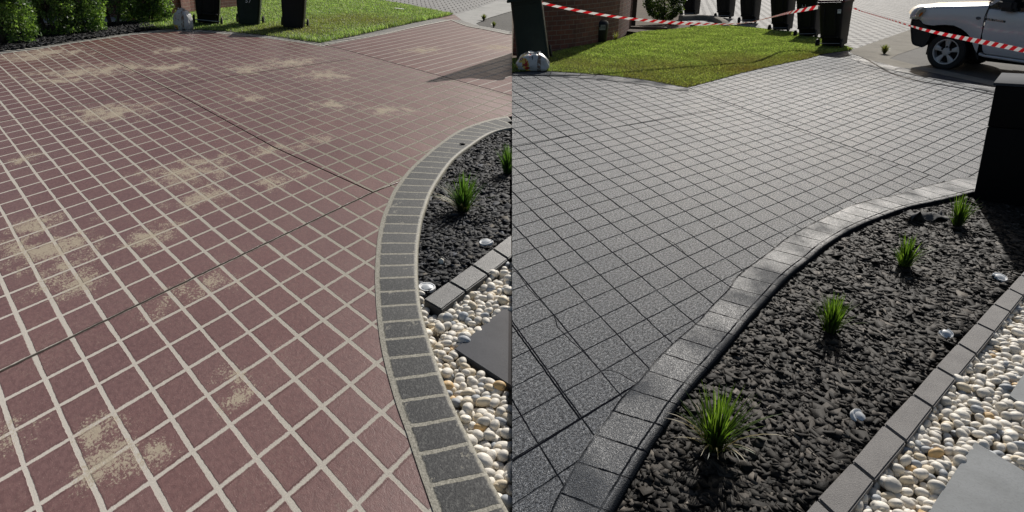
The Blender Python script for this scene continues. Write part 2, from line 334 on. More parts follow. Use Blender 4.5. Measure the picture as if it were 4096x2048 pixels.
def mat_band(red):
    """header course: UV x counts bricks, y runs across"""
    n = N('pale_jointed_grey_header' if red else 'dark_coated_header'); uv = n.tc('UV'); p = n.vm('MULTIPLY', n.pos(), (1., .6, 1.)); x = n.sep(uv, 0); y = n.sep(uv, 1)
    wv = n.m_('MULTIPLY', n.m_('SUBTRACT', n.noise(p, 45, 4, .7), .5), .085)
    dx = n.m_('ADD', fmod(n, n.m_('ADD', x, n.m_('MULTIPLY', n.m_('SUBTRACT', n.noise(p, 2.5, 2), .5), .2))), wv)
    if red:
        wfar = n.rng(n.sep(n.pos(), 1), 8., 13., 0., .05); dx = n.m_('SUBTRACT', dx, wfar)
        mx = n.step(dx, .078, .055)
        my = n.m_('MAXIMUM', n.step(n.m_('ADD', y, wv), .13, .10), n.step(n.m_('ADD', y, n.m_('MULTIPLY', wv, .4)), .87, .89))
        gm = n.m_('MAXIMUM', mx, my)
        wn = n.t.nodes.new('ShaderNodeTexWhiteNoise'); n.put(wn.inputs[0], n.comb(n.m_('FLOOR', n.m_('ADD', x, .0)), 0.))
        b = n.mix(wn.outputs[0], (.06, .062, .063), (.095, .096, .095))
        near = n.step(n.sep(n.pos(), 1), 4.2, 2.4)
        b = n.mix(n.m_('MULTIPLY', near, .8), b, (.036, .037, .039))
        b = n.mix(n.m_('MULTIPLY', n.step(n.noise(p, 120, 3), .5, .7), .3), b, (.3, .3, .28))
        b = n.mix(n.m_('MULTIPLY', n.m_('GREATER_THAN', n.noise(p, 9, 5, .8), .62), .35), b, (.45, .42, .34))
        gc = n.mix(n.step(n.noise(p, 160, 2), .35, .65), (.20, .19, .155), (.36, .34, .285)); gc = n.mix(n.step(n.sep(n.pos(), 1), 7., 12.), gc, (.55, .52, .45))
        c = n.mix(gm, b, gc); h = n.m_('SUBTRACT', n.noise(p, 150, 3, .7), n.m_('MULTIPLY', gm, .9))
        return n.fin(c, .6, n.bump(h, .6, .004), spec=.12)
    gm = n.m_('MAXIMUM', n.step(dx, .034, .012), n.m_('MAXIMUM', n.step(n.m_('ADD', y, wv), .05, .015), n.step(n.m_('ABSOLUTE', n.m_('SUBTRACT', n.m_('ADD', y, n.m_('MULTIPLY', wv, .5)), .80)), .022, .008)))
    gm = n.m_('MULTIPLY', gm, n.rng(n.noise(p, 5, 3), .35, .5, .4, 1.))
    f1 = n.noise(p, 260, 2, .8)
    b = n.mix(n.step(n.noise(p, 3, 4), .3, .7), (.05, .054, .06), (.09, .096, .104))
    b = n.mix(n.step(f1, .53, .68), b, (.15, .165, .19)); b = n.mix(n.step(f1, .45, .33), b, (.02, .021, .024)); b = n.mix(n.step(y, .84, .90), b, (.014, .016, .020))
    c = n.mix(gm, b, (.006, .007, .01)); h = n.m_('SUBTRACT', n.m_('ADD', n.m_('MULTIPLY', n.vor(p, 260), .9), n.m_('MULTIPLY', n.noise(p, 14, 3), .8)), n.m_('MULTIPLY', gm, 2.5))
    return n.fin(c, .36, n.bump(h, .6, .004), spec=n.m_('MULTIPLY', n.m_('SUBTRACT', 1., n.m_('MAXIMUM', gm, n.m_('MAXIMUM', n.step(y, .84, .90), n.m_('MULTIPLY', n.step(n.sep(n.pos(), 1), 5., 10.), .85)))), n.rng(n.noise(p, 3, 4), .4, .62, .02, .16)))
def mat_col(name, rough=.6, gain=1., nb=0, ns=60, sub=False, spec=.5, nd=.003, stain=None):
    n = N(name); c = n.attr()
    if gain != 1.: c = n.mix(1., c, (gain, gain, gain), 'MULTIPLY')
    if stain:
        c = n.mix(n.m_('MULTIPLY', n.step(n.noise(n.tc(), stain[0], 4, .7), .52, .72), stain[2]), c, stain[1])
    nm = n.bump(n.noise(n.tc(), ns, 4), nb, nd) if nb else None
    return n.fin(c, rough, nm, spec=spec)
def mat_brickwall():
    n = N('red_clay_brick'); uv = n.tc('UV'); b = n.t.nodes.new('ShaderNodeTexBrick'); n.put(b.inputs['Vector'], uv)
    b.inputs['Scale'].default_value = 1; b.inputs['Brick Width'].default_value = .24; b.inputs['Row Height'].default_value = .086
    b.inputs['Mortar Size'].default_value = .006; b.inputs['Mortar Smooth'].default_value = .2; b.inputs['Bias'].default_value = 0
    b.inputs['Color1'].default_value = (.24, .085, .05, 1); b.inputs['Color2'].default_value = (.15, .055, .038, 1); b.inputs['Mortar'].default_value = (.28, .23, .18, 1)
    c = n.mix(n.m_('MULTIPLY', n.step(n.noise(n.tc(), 5, 5, .7), .4, .7), .5), b.outputs[0], (.09, .045, .035))
    return n.fin(c, .85, n.bump(n.m_('SUBTRACT', n.noise(n.tc(), 60, 3), b.outputs[1]), .5, .006))
def mat_pavers(sp=.12, g_=1.):
    n = N('grey_road_pavers'); uv = n.tc('UV'); b = n.t.nodes.new('ShaderNodeTexBrick'); n.put(b.inputs['Vector'], uv)
    b.inputs['Scale'].default_value = 1; b.inputs['Brick Width'].default_value = .27; b.inputs['Row Height'].default_value = .46
    b.inputs['Mortar Size'].default_value = .02; b.inputs['Mortar Smooth'].default_value = .3
    b.inputs['Color1'].default_value = (.235, .23, .222, 1); b.inputs['Color2'].default_value = (.165, .163, .158, 1); b.inputs['Mortar'].default_value = (.05, .048, .045, 1)
    p = n.pos(); c = n.mix(n.m_('MULTIPLY', n.step(n.noise(p, 3, 5, .7), .45, .7), .5), b.outputs[0], (.33, .32, .3))
    c = n.mix(n.m_('MULTIPLY', n.step(n.noise(p, 40, 3), .45, .7), .3), c, (.12, .12, .115))
    return n.fin(c, .75, n.bump(n.m_('SUBTRACT', n.m_('MULTIPLY', n.noise(p, 40, 3), .5), n.m_('MULTIPLY', b.outputs[1], 1.)), .6, .012), spec=n.m_('MULTIPLY', n.m_('SUBTRACT', 1., b.outputs[1]), sp))
def mat_conc(name, c1, c2, c3, rough=.8):
    n = N(name); p = n.pos(); c = n.mix(n.step(n.noise(p, 2.2, 5, .7), .35, .65), c1, c2); c = n.mix(n.m_('MULTIPLY', n.step(n.noise(p, 1.1, 6, .75), .52, .62), .55), c, tuple(x * .45 for x in c1))
    c = n.mix(n.step(n.noise(p, 90, 3, .7), .5, .75), c, c3)
    return n.fin(c, rough, n.bump(n.noise(p, 90, 4), .5, .004), spec=.12)
M_RED = mat_red(); M_GREY = mat_grey(); M_BANDL = mat_band(True); M_BANDR = mat_band(False)
M_BRICK = mat_brickwall(); M_PAVE = mat_pavers(); M_PAVEL = mat_pavers(.28)
M_GUT = mat_conc('gutter_concrete', (.20, .185, .155), (.29, .27, .23), (.13, .12, .10), .95)
M_ASPH = mat_conc('worn_asphalt', (.055, .053, .05), (.085, .082, .076), (.2, .19, .17), .85)
M_DIRT = mat_conc('brown_soil', (.07, .05, .035), (.11, .085, .06), (.16, .13, .1), .95)
M_BARKBASE = mat_conc('dark_bark_bed', (.010, .010, .0105), (.018, .017, .017), (.03, .028, .027), .9)
M_SANDBASE = mat_conc('sandy_bed', (.20, .17, .12), (.30, .26, .2), (.12, .1, .07), .9)
n = N('lawn_floor'); p = n.pos(); M_LAWN = n.fin(n.mix(n.step(n.noise(p, 3, 4), .4, .65), n.mix(n.noise(p, 60, 3), (.035, .055, .012), (.07, .10, .022)), (.10, .085, .04)), .95, n.bump(n.noise(p, 90, 3), .8, .02))
def mat_leaf(name, tr_):
    n = N(name); c = n.attr(); n.fin(c, .5, spec=.4); t = n.t.nodes.new('ShaderNodeBsdfTranslucent'); n.put(t.inputs[0], n.mix(1., c, (1.6, 1.7, .9), 'MULTIPLY'))
    mx = n.t.nodes.new('ShaderNodeMixShader'); mx.inputs[0].default_value = tr_; n.t.links.new(n.b.outputs[0], mx.inputs[1]); n.t.links.new(t.outputs[0], mx.inputs[2]); n.t.links.new(mx.outputs[0], n.out.inputs[0]); return n.m
M_GRASS = mat_leaf('grass_blades', .5); M_LEAF = mat_leaf('leaves', .35)
M_CHIP = mat_col('charred_bark', .7, nb=.6, ns=120, spec=.12)
M_PEB = mat_col('white_pebble_stone', .6, spec=.3, nb=.5, ns=45, nd=.006, stain=(28, (.50, .46, .38), .25))
M_BINBLK = simple('black_bin_plastic', (.008, .008, .009), .5, spec=.3, bump=.15, bscale=220, bdist=.001)
M_BINGRN = simple('dark_green_bin_plastic', (.012, .025, .019), .5, spec=.3, bump=.15, bscale=220, bdist=.001)
M_BINMAR = simple('maroon_lid_plastic', (.10, .012, .014), .25)
M_RUB = simple('black_rubber', (.012, .012, .012), .7, bump=.3, bscale=120)
M_HUB = simple('black_hub_plastic', (.03, .03, .032), .35)
M_STEEL = simple('zinc_axle', (.45, .45, .45), .35, metal=.9)
M_WHITE = simple('white_plastic', (.82, .82, .80), .45, var=.03)
M_PAPER = simple('white_paper', (.78, .78, .76), .6, var=.05)

# ------------------------------------------------------------------ setting: ground
sheet('ground', [(-60, -8), (60, -8), (60, 140), (-60, 140)], -.09, M_DIRT)
def seam_pts(z=0): return None
def clipL(pts, z=0):  # keep the side left of the seam
    return clip(pts, z, -1)
def clipR(pts, z=0): return clip(pts, z, 1)
def clip(pts, z, sgn, m=.0008):
    out = []; f = lambda p: sgn * (p[0] - seamx(p[1], z)) - m
    for i in range(len(pts)):
        a, b = pts[i], pts[(i + 1) % len(pts)]; fa, fb = f(a), f(b)
        if fa >= 0: out.append(a)
        if (fa >= 0) != (fb >= 0):
            t = fa / (fa - fb); out.append((a[0] + (b[0] - a[0]) * t, a[1] + (b[1] - a[1]) * t))
    return out

def smooth_path(pts, step):
    """Catmull-Rom through 2D/3D points, resampled"""
    pts = [Vector(p) for p in pts]; q = [pts[0] * 2 - pts[1]] + pts + [pts[-1] * 2 - pts[-2]]; out = []
    for i in range(1, len(q) - 2):
        L = (q[i + 1] - q[i]).length; k = max(1, int(L / step))
        for j in range(k):
            t = j / k; a, b, c, d = q[i - 1:i + 3]
            out.append(.5 * ((2 * b) + (c - a) * t + (2 * a - 5 * b + 4 * c - d) * t * t + (-a + 3 * b - 3 * c + d) * t ** 3))
    out.append(pts[-1]); return out
# left curved edge
LI = [(2075,460),(2048,464),(1970,476),(1883,503),(1823,530),(1774,563),(1731,596),(1693,628),(1655,661),(1622,696),(1595,732),(1570,770),(1549,818),(1530,867),(1516,922),(1508,976),(1503,1040),(1500,1100),(1502,1163),(1506,1236),(1513,1309),(1525,1391),(1543,1472),(1570,1570),(1596,1651),(1623,1724),(1647,1798),(1674,1879),(1702,1960),(1733,2048),(1790,2200)]
LO = [(2090,503),(2048,509),(2005,516),(1965,528),(1921,551),(1876,582),(1838,609),(1806,637),(1780,668),(1753,706),(1731,741),(1710,783),(1694,829),(1680,873),(1670,925),(1663,976),(1660,1025),(1659,1090),(1662,1150),(1669,1215),(1681,1275),(1702,1350),(1730,1440),(1759,1521),(1787,1594),(1820,1667),(1860,1749),(1901,1830),(1942,1912),(1982,1985),(2017,2048),(2110,2200)]
RI = [(3990,695),(3904,706),(3834,715),(3770,730),(3663,755),(3599,777),(3479,802),(3385,832),(3259,890),(3146,954),(3088,1000),(2956,1100),(2912,1159),(2853,1218),(2794,1284),(2743,1330),(2683,1383),(2618,1448),(2549,1533),(2488,1590),(2439,1659),(2374,1749),(2325,1822),(2268,1920),(2227,1993),(2203,2048),(2140,2200)]
RO = [(3990,748),(3898,766),(3812,788),(3727,806),(3620,830),(3505,871),(3407,913),(3300,977),(3230,1035),(3148,1100),(3065,1188),(2986,1273),(2897,1380),(2787,1505),(2702,1608),(2640,1703),(2577,1795),(2529,1873),(2463,1983),(2425,2048),(2330,2200)]
def V3(pts, z=0): return [P(x, y, z) for x, y in pts]
def resample(path, n):
    d = [0]
    for a, b in zip(path, path[1:]): d.append(d[-1] + (b - a).length)
    out = []
    for k in range(n):
        t = d[-1] * k / (n - 1); i = min(len(d) - 2, next((j for j in range(len(d) - 1) if d[j + 1] >= t), len(d) - 2))
        s = (t - d[i]) / max(1e-9, d[i + 1] - d[i]); out.append(path[i].lerp(path[i + 1], s))
    return out, d[-1]
def match(inner, outer, n):
    """pair resampled points by nearest distance"""
    a, L = resample(inner, n); b = []
    o, _ = resample(outer, n * 3); last = 0
    for p in a:
        best = min(range(last, min(len(o), last + 60)), key=lambda j: (o[j] - p).length); last = best; b.append(o[best])
    return a, b, L
def band(name, inner, outer, mat, brick, label, sgn, z=.004, curb=True, n=220):
    a, b, L = match(smooth_path(V3(inner), .03), smooth_path(V3(outer), .03), n)
    mb = MB(); rows = []; uv = []
    for i in range(n):
        s = L * i / (n - 1) / brick; d = (b[i] - a[i]); d.z = 0; wd = d.length; d.normalize()
        row = [a[i] + Vector((0, 0, z)), a[i].lerp(b[i], .5) + Vector((0, 0, z)), a[i].lerp(b[i], .95) + Vector((0, 0, z))]
        t = [0, .45, .86]
        if curb:
            rr = .018
            for k in range(1, 6):
                an = k / 5 * math.pi / 2; row.append(b[i] + d * (rr * math.sin(an)) + Vector((0, 0, z - rr + rr * math.cos(an)))); t.append(.88 + .06 * k / 5)
            row.append(b[i] + d * (rr + .004) + Vector((0, 0, -.09))); t.append(1.)
        rows.append(row); uv.append([(s, q) for q in t])
    for i in range(n - 1):
        for k in range(len(rows[0]) - 1):
            q = [rows[i][k], rows[i][k + 1], rows[i + 1][k + 1], rows[i + 1][k]]
            c = sum((x for x in q), Vector()) / 4
            if sgn * (c.x - seamx(c.y, c.z)) < 0: continue
            mm = [sgn * max(sgn * (v.x - seamx(v.y, v.z)), .001) + seamx(v.y, v.z) for v in q]
            q = [Vector((mx, v.y, v.z)) for mx, v in zip(mm, q)]
            mb.add(q, [[0, 1, 2, 3]], [[uv[i][k], uv[i][k + 1], uv[i + 1][k + 1], uv[i + 1][k]]])
    o = mb.build(name, mat, fix=False, auto=None)
    bm = bmesh.new(); bm.from_mesh(o.data); bmesh.ops.remove_doubles(bm, verts=bm.verts, dist=1e-5)
    for f in bm.faces:
        if f.normal.z < -.01: f.normal_flip()
        f.smooth = True
    bm.to_mesh(o.data); bm.free(); o['kind'] = 'structure'; o['label'] = label; return o
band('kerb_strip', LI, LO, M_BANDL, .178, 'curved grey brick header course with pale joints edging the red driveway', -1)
band('kerb_strip', RI, RO, M_BANDR, .185, 'curved dark grey coated header course edging the grey driveway beside the bark bed', 1)
# far border courses
TLI = [(-60,229),(0,217),(163,196),(326,168),(489,145),(600,133),(668,126),(736,126),(817,129),(888,135),(967,142),(1035,149),(1103,158),(1171,167),(1238,177),(1300,186)]
TLO = [(-60,218),(0,206),(163,185),(326,160),(489,136),(600,122),(668,117),(736,118),(817,121),(888,126),(967,133),(1035,140),(1103,148),(1171,158),(1238,168),(1300,174)]
band('kerb_strip', TLI, TLO, M_BANDL, .17, 'grey brick header course between red driveway and far shrubs', -1, curb=False, n=160)
TMI = [(1290,184),(1416,160),(1532,139),(1648,113),(1740,94),(1812,80)]
TMO = [(1285,172),(1416,146),(1532,120),(1648,94),(1765,70),(1818,58)]
band('kerb_strip', TMI, TMO, M_BANDL, .24, 'grey brick header course below the front edge of the green lawn', -1, z=.007, curb=False, n=90)
TRI = [(1800,80),(1866,105),(1939,119),(2048,142),(2100,153)]
TRO = [(1812,58),(1852,84),(1910,102),(1997,118),(2048,128),(2100,138)]
band('kerb_strip', TRI, TRO, M_BANDL, .2, 'grey brick header course along the concrete gutter', -1, z=.010, curb=False, n=60)
RTI = [(2040,303),(2121,301),(2203,306),(2312,313),(2448,325),(2583,342),(2692,360),(2755,366)]
RTO = [(2040,294),(2121,285),(2203,287),(2312,293),(2448,304),(2583,321),(2692,341),(2750,351)]
band('kerb_strip', RTI, RTO, M_BANDR, .2, 'dark header course curving under the far grass edge', 1, curb=False, n=120)
RMI = [(3402,236),(3486,267),(3580,284),(3704,311),(3828,339),(3971,371),(4100,400)]
RMO = [(3396,208),(3474,239),(3580,265),(3657,276),(3828,311),(3983,345),(4100,372)]
band('kerb_strip', RMI, RMO, M_BANDR, .2, 'dark header course running along the gutter beside the parked car', 1, curb=False, n=90)
# driveways
left_pts = G([(-120, 2400), (-120, 240)] + TLO[0:] + TMO[1:] + TRO[1:] + [(2100, 470)]) + [tuple(v[:2]) for v in V3(LI[1:])]
sheet('driveway', clipL(left_pts), 0, M_RED, label='red square tiled driveway with pale sandy joints and dried sand patches')
right_pts = G([(1990, 2400), (1990, 300)] + RTO + [(2857,323),(2982,289),(3106,261),(3230,236),(3292,217),(3392,203)] + RMO[:] + [(4100, 690)]) + [tuple(v[:2]) for v in V3(RI[1:])]
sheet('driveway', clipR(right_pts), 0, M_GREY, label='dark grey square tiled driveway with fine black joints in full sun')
# roads and gutters
def uvsheet(name, pts, z, mat, label, ang, lawn=False):
    o = sheet(name, pts, z, mat, label=label); me = o.data; uvl = me.uv_layers.new(name='UVMap'); ca, sa = math.cos(ang), math.sin(ang)
    for lp in me.loops:
        c = me.vertices[lp.vertex_index].co; uvl.data[lp.index].uv = (c.x * ca + c.y * sa, -c.x * sa + c.y * ca)
    return o
uvsheet('road', clipL(G([(1440,-60),(1509,0),(1619,17),(1736,41),(1817,60),(1895,38),(2020,-4),(2140,-45)])), -.012, M_PAVEL, 'wet grey paver road behind the green lawn', R(8))
uvsheet('road', clipR(G([(2690,-110),(2730,90),(2960,130),(3250,200),(3412,204),(3645,118),(3900,20),(4300,-110)])), -.012, M_PAVE, 'sunlit grey paver road between the bins and the parked car', R(5))
uvsheet('road', G([(3430,215),(3645,125),(3900,30),(4300,-60),(4700,100),(4700,430),(3990,342),(3828,306),(3740,280),(3590,262),(3480,236)]), -.013, M_ASPH, 'dark asphalt under the parked car', 0)
sheet('gutter', clipL(G([(1812,60),(1895,36),(2006,-3),(2120,-40),(2160,20),(2043,44),(1956,70),(1904,93),(1925,106),(2100,140),(2100,150),(1997,121),(1910,105),(1852,88)])), -.008, mat_conc('pale_gutter_concrete', (.33, .33, .31), (.42, .41, .39), (.2, .2, .19), .8), label='weathered concrete gutter by the lawn corner')
sheet('gutter', clipR(G([(3396,208),(3410,197),(3645,116),(3900,20),(4000,60),(3713,176),(3590,217),(3560,232),(3650,255),(3828,290),(3990,325),(4200,365),(4200,385),(3983,348),(3828,314),(3657,279),(3580,268),(3474,242)])), -.008, M_GUT, label='weathered concrete gutter curving past the parked car')
sheet('road', clipL(G([(1956,70),(2043,44),(2160,20),(2160,130),(2048,126),(1925,106),(1904,93)])), -.02, M_ASPH, label='wet dark asphalt beyond the gutter weeds')
sheet('path', G([(30,100),(60,60),(500,50),(520,85)]), -.03, mat_conc('grey_path_concrete', (.3, .3, .31), (.36, .36, .37), (.25, .25, .25)), label='pale concrete path glimpsed behind the shrubs')
# gravel and bark beds, floors first
BL = clipL([tuple(v[:2]) for v in V3(LO[:19], -.05)] + G([(1679,1205),(1800,1128),(1890,1062),(1972,998),(2100,900)], -.05), -.05)
PLF = clipL([tuple(v[:2]) for v in V3(LO[18:], -.05)] + G([(2200,2200),(2200,900),(2034,1037),(1957,1098),(1863,1171),(1765,1248),(1692,1203)], -.05), -.05)
sheet('garden_bed_floor', BL, -.05, M_BARKBASE, label='dark floor of the small bark bed')
sheet('gravel_floor', PLF, -.07, M_SANDBASE, label='sandy floor under the white pebbles beside the red driveway')
BR = [tuple(v[:2]) for v in V3([(4300,720)] + RO[1:], -.05)] + G([(3050,2300),(3300,1958),(3407,1845),(3534,1695),(3648,1575),(3742,1465),(3829,1371),(3904,1290),(3972,1214),(4033,1152),(4090,1090),(4300,860)], -.05)
sheet('garden_bed_floor', BR, -.05, M_BARKBASE, label='dark floor of the large bark bed')
PRF = G([(3200,2300),(3330,2120),(3403,2048),(3500,1921),(3628,1766),(3734,1629),(3827,1514),(3908,1417),(3981,1327),(4044,1247),(4110,1160),(4400,1000),(4400,2300)], -.05)
sheet('gravel_floor', PRF, -.07, M_SANDBASE, label='sandy floor under the white pebbles beside the paving blocks')
LAWNL = G([(520,40),(560,112),(600,121),(668,116),(736,117),(817,120),(888,125),(967,132),(1035,139),(1103,147),(1171,157),(1238,167),(1290,172),(1416,145),(1532,119),(1648,93),(1765,70),(1815,58),(1736,41),(1619,17),(1509,0),(1440,-50),(900,-60),(900,10),(780,50)])
sheet('lawn_ground', LAWNL, .006, M_LAWN, label='soil under the long green lawn')
LAWNR = clipR(G([(2030,293),(2121,285),(2203,287),(2312,293),(2448,304),(2583,321),(2692,341),(2750,351),(2857,323),(2982,289),(3106,261),(3230,236),(3292,217),(3392,203),(3412,197),(3330,165),(3180,130),(3010,112),(2900,98),(2780,108),(2700,118),(2560,128),(2470,160),(2300,190),(2195,215),(2030,240)]))
sheet('lawn_ground', LAWNR, .006, M_LAWN, label='soil under the short sunlit lawn')
HB = G([(-80,232),(0,207),(163,186),(326,161),(489,137),(640,119),(600,100),(560,92),(300,95),(-80,105)])
sheet('garden_bed_floor', HB, .004, M_BARKBASE, label='dark bark strip below the conifer shrubs')
sheet('garden_bed_floor', G([(2500,125),(2540,104),(2760,92),(2760,108),(2700,120),(2560,132)]), .010, M_DIRT, label='brown soil strip below the round bush')

# ------------------------------------------------------------------ stuff: gravel, bark, grass
def ico(sub):
    bm = bmesh.new(); bmesh.ops.create_icosphere(bm, subdivisions=sub, radius=1); v = np.array([x.co[:] for x in bm.verts]); f = np.array([[x.index for x in y.verts] for y in bm.faces]); bm.free(); return v, f
def rotm(n, tilt=.5):
    """n random rotations: spin about z, then a limited tilt"""
    a = rng.uniform(0, 2 * np.pi, n); t = rng.normal(0, tilt, n); b = rng.uniform(0, 2 * np.pi, n)
    def Rz(a): c, s = np.cos(a), np.sin(a); z = np.zeros_like(a); o = z + 1; return np.stack([np.stack([c, -s, z], -1), np.stack([s, c, z], -1), np.stack([z, z, o], -1)], -2)
    def Rx(a): c, s = np.cos(a), np.sin(a); z = np.zeros_like(a); o = z + 1; return np.stack([np.stack([o, z, z], -1), np.stack([z, c, -s], -1), np.stack([z, s, c], -1)], -2)
    return Rz(b) @ Rx(t) @ Rz(a)
def pebbles(name, poly, label, z0, size, avoid=()):
    A = area(poly); tv, tf = ico(3); pts = []; cell = {}
    cand = scatter(poly, int(A / (size * size) * 14)); out = []
    for x, y in cand:
        if any(inpoly(q, np.array([x]), np.array([y]))[0] for q in avoid): continue
        r = size * rng.uniform(.36, .62) * (1.25 if rng.random() < .12 else 1); zz = None
        k = (int(x // size), int(y // size)); best = 0
        near = [o for i in (-1, 0, 1) for j in (-1, 0, 1) for o in cell.get((k[0] + i, k[1] + j), ())]
        nl = sum(1 for o in near if (o[0] - x) ** 2 + (o[1] - y) ** 2 < ((o[2] + r) * .76) ** 2)
        if nl > 1 or (nl == 1 and rng.random() > .25): continue
        z = z0 + r * .55 + (r * .8 if nl else 0); o = (x, y, r, z); cell.setdefault(k, []).append(o); out.append(o)
    n = len(out); o = np.array(out); S = np.stack([o[:, 2] * rng.uniform(1.0, 1.35, n), o[:, 2] * rng.uniform(.78, 1.0, n), o[:, 2] * rng.uniform(.6, .88, n)], -1)
    Rm = rotm(n, .3); lump = rng.normal(0, .5, (n, 4, 3))
    V = np.repeat(tv[None], n, 0); disp = sum(np.sin(np.einsum('vk,nk->nv', tv, lump[:, q] * 3) + q) for q in range(4)) * .035
    V = V * (1 + disp[..., None]); V = np.sign(V) * np.abs(V) ** .93
    V = np.einsum('nij,nvj->nvi', Rm, V * S[:, None]) + np.stack([o[:, 0], o[:, 1], o[:, 3]], -1)[:, None]
    base = np.array([.74, .69, .60]) * rng.uniform(.8, 1.12, (n, 1)); t = rng.random(n)
    base[t < .08] *= (.98, .90, .76); base[t > .90] = np.array([.38, .40, .42]) * rng.uniform(.8, 1.2, ((t > .90).sum(), 1)); base[(t > .5) & (t < .512)] = (.62, .42, .2)
    C = np.repeat(base[:, None], len(tv), 1); Fc = (tf[None] + (np.arange(n) * len(tv))[:, None, None]).reshape(-1, 3)
    ob = npmesh(name, V.reshape(-1, 3), Fc, M_PEB, col=C.reshape(-1, 3), smooth=True); tag(ob, label, kind='stuff'); return ob
SLABL = [(1818,1395),(2022,1226),(2060,1245),(2200,1330),(2200,1650),(2060,1553)]
slabL_poly = G([(1812,1400),(2022,1220),(2300,1330),(2300,1650),(2060,1570)], -.02)
SLB1 = [(3900,1766),(4096,1881),(4420,2075),(4200,2560),(3390,2560),(3712,2048)]
SLB2 = [(4125,1450),(4036,1582),(4096,1623),(4260,1735),(4380,1560)]
def shrink(poly, k):
    c = np.mean(np.array(poly), 0); return [tuple(c + (np.array(p) - c) * k) for p in poly]
pebbles('gravel', shrink(PLF, .985), 'white and cream rounded pebbles between the grey header course and dark slab', -.07, .046, [slabL_poly])
pebbles('gravel', PRF, 'cream and white rounded pebbles in sun beside the paving blocks', -.065, .042, [shrink(G(SLB1, -.02), .97), shrink(G(SLB2, -.02), .97)])
def chips(name, poly, label, z0, dens, bright, size=1., tiltz=.35):
    A = area(poly); n = int(A * dens); q = scatter(poly, n)
    L = rng.gamma(4, .0075, n).clip(.008, .075) * size * .62; Wd = L * rng.uniform(.22, .62, n); T = rng.uniform(.0015, .0045, n) * size
    cube = np.array([[-1, -1, -1], [1, -1, -1], [1, 1, -1], [-1, 1, -1], [-1, -1, 1], [1, -1, 1], [1, 1, 1], [-1, 1, 1]], float)
    f = np.array([[0, 3, 2, 1], [4, 5, 6, 7], [0, 1, 5, 4], [1, 2, 6, 5], [2, 3, 7, 6], [3, 0, 4, 7]])
    V = cube[None] * np.stack([L, Wd, T], -1)[:, None]; V[:, :, :2] *= rng.uniform(.84, 1.16, (n, 8, 1)); V[:, :, 2] += rng.normal(0, .0006, (n, 8))
    # chips bend and split: shear one end
    V[:, :, 1] += V[:, :, 0] * rng.normal(0, .12, (n, 1))
    V = np.einsum('nij,nvj->nvi', rotm(n, tiltz), V); V[:, :, 1] *= 1.35; z = z0 + rng.uniform(0, .022, n) + .004 * np.sin(q[:, 0] * 9) * np.cos(q[:, 1] * 7)
    V += np.concatenate([q, z[:, None]], 1)[:, None]
    V[:, :, 2] = np.maximum(V[:, :, 2], z0 - .03)
    c = np.array(bright) * rng.lognormal(0, .65, (n, 1)).clip(.25, 5); t = rng.random(n); c[t > .965] = np.array((.17, .15, .125)) * rng.uniform(.6, 1.4, ((t > .965).sum(), 1)) * (bright[0] / .035)
    C = np.repeat(c[:, None], 8, 1) * rng.uniform(.8, 1.2, (n, 8, 1)); Fc = (f[None] + (np.arange(n) * 8)[:, None, None]).reshape(-1, 4)
    return tag(npmesh(name, V.reshape(-1, 3), Fc, M_CHIP, col=C.reshape(-1, 3)), label, kind='stuff')
def inset_seam(poly, sgn, m): return clip(poly, -.03, sgn, m)
chips('bark_mulch', inset_seam(BL, -1, .03), 'wet black bark chips in the small bed inside the curved header course', -.048, 11500, (.015, .016, .019), 1.0, .24)
BRV = [p for p in BR]
chips('bark_mulch', clip(BRV, 0, 1), 'charcoal bark chips covering the large sunlit bed', -.048, 12500, (.020, .0172, .0145), 1.0, .24)
chips('bark_mulch', HB, 'black bark chips under the conifer shrubs', .006, 1300, (.008, .0085, .010), 1.5)
def blades(name, poly, n, h, wd, cols, label, lean=.45, z=.0, hfun=None, cfun=None, sgn=0):
    q = scatter(poly, n); n = len(q); a = rng.uniform(0, 2 * np.pi, n); hh = h * rng.uniform(.5, 1.25, n); 
    if hfun is not None: hh = hh * hfun(q)
    W_ = wd * rng.uniform(.7, 1.3, n); d = np.stack([np.cos(a), np.sin(a)], -1); pn = np.stack([-d[:, 1], d[:, 0]], -1)
    ln = rng.uniform(.1, lean * 2, n) * hh
    b = np.concatenate([q, np.full((n, 1), z)], 1)
    V = np.zeros((n, 5, 3)); 
    for k, (t, s) in enumerate(((0, -1), (0, 1), (.55, -1), (.55, 1), (1, 0))):
        V[:, k, :2] = q + d * (ln * t * t)[:, None] + pn * (s * W_ * (1 - .25 * (t > 0)))[:, None]; V[:, k, 2] = z + hh * (t - .12 * t * t)
    if sgn: V[:, :, 0] = sgn * np.maximum(sgn * (V[:, :, 0] - seamx(V[:, :, 1], V[:, :, 2])), .001) + seamx(V[:, :, 1], V[:, :, 2])
    cc = np.array(cols)[rng.integers(0, len(cols), n)] * rng.uniform(.45, 1.6, (n, 1)) * (.8 + .45 * patchy(q, 5.3, .7))[:, None]
    if cfun is not None: cc = cfun(q, cc)
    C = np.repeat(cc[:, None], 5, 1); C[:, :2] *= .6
    Fc = np.array([[0, 1, 3], [0, 3, 2], [2, 3, 4]]); Fc = (Fc[None] + (np.arange(n) * 5)[:, None, None]).reshape(-1, 3)
    return tag(npmesh(name, V.reshape(-1, 3), Fc, M_GRASS, col=C.reshape(-1, 3)), label, kind='stuff')
def patchy(q, s, ph=0): return .5 + .25 * np.sin(q[:, 0] * s + ph + 2 * np.sin(q[:, 1] * s * .6)) + .25 * np.sin(q[:, 1] * s * 1.3 + 1.7 * np.sin(q[:, 0] * s * .8 + ph))
def near_pts(q, pts, r):
    d = np.min([np.hypot((q[:, 0] - x), (q[:, 1] - y) * .6) for x, y in pts], 0); return np.clip(1 - d / r, 0, 1)
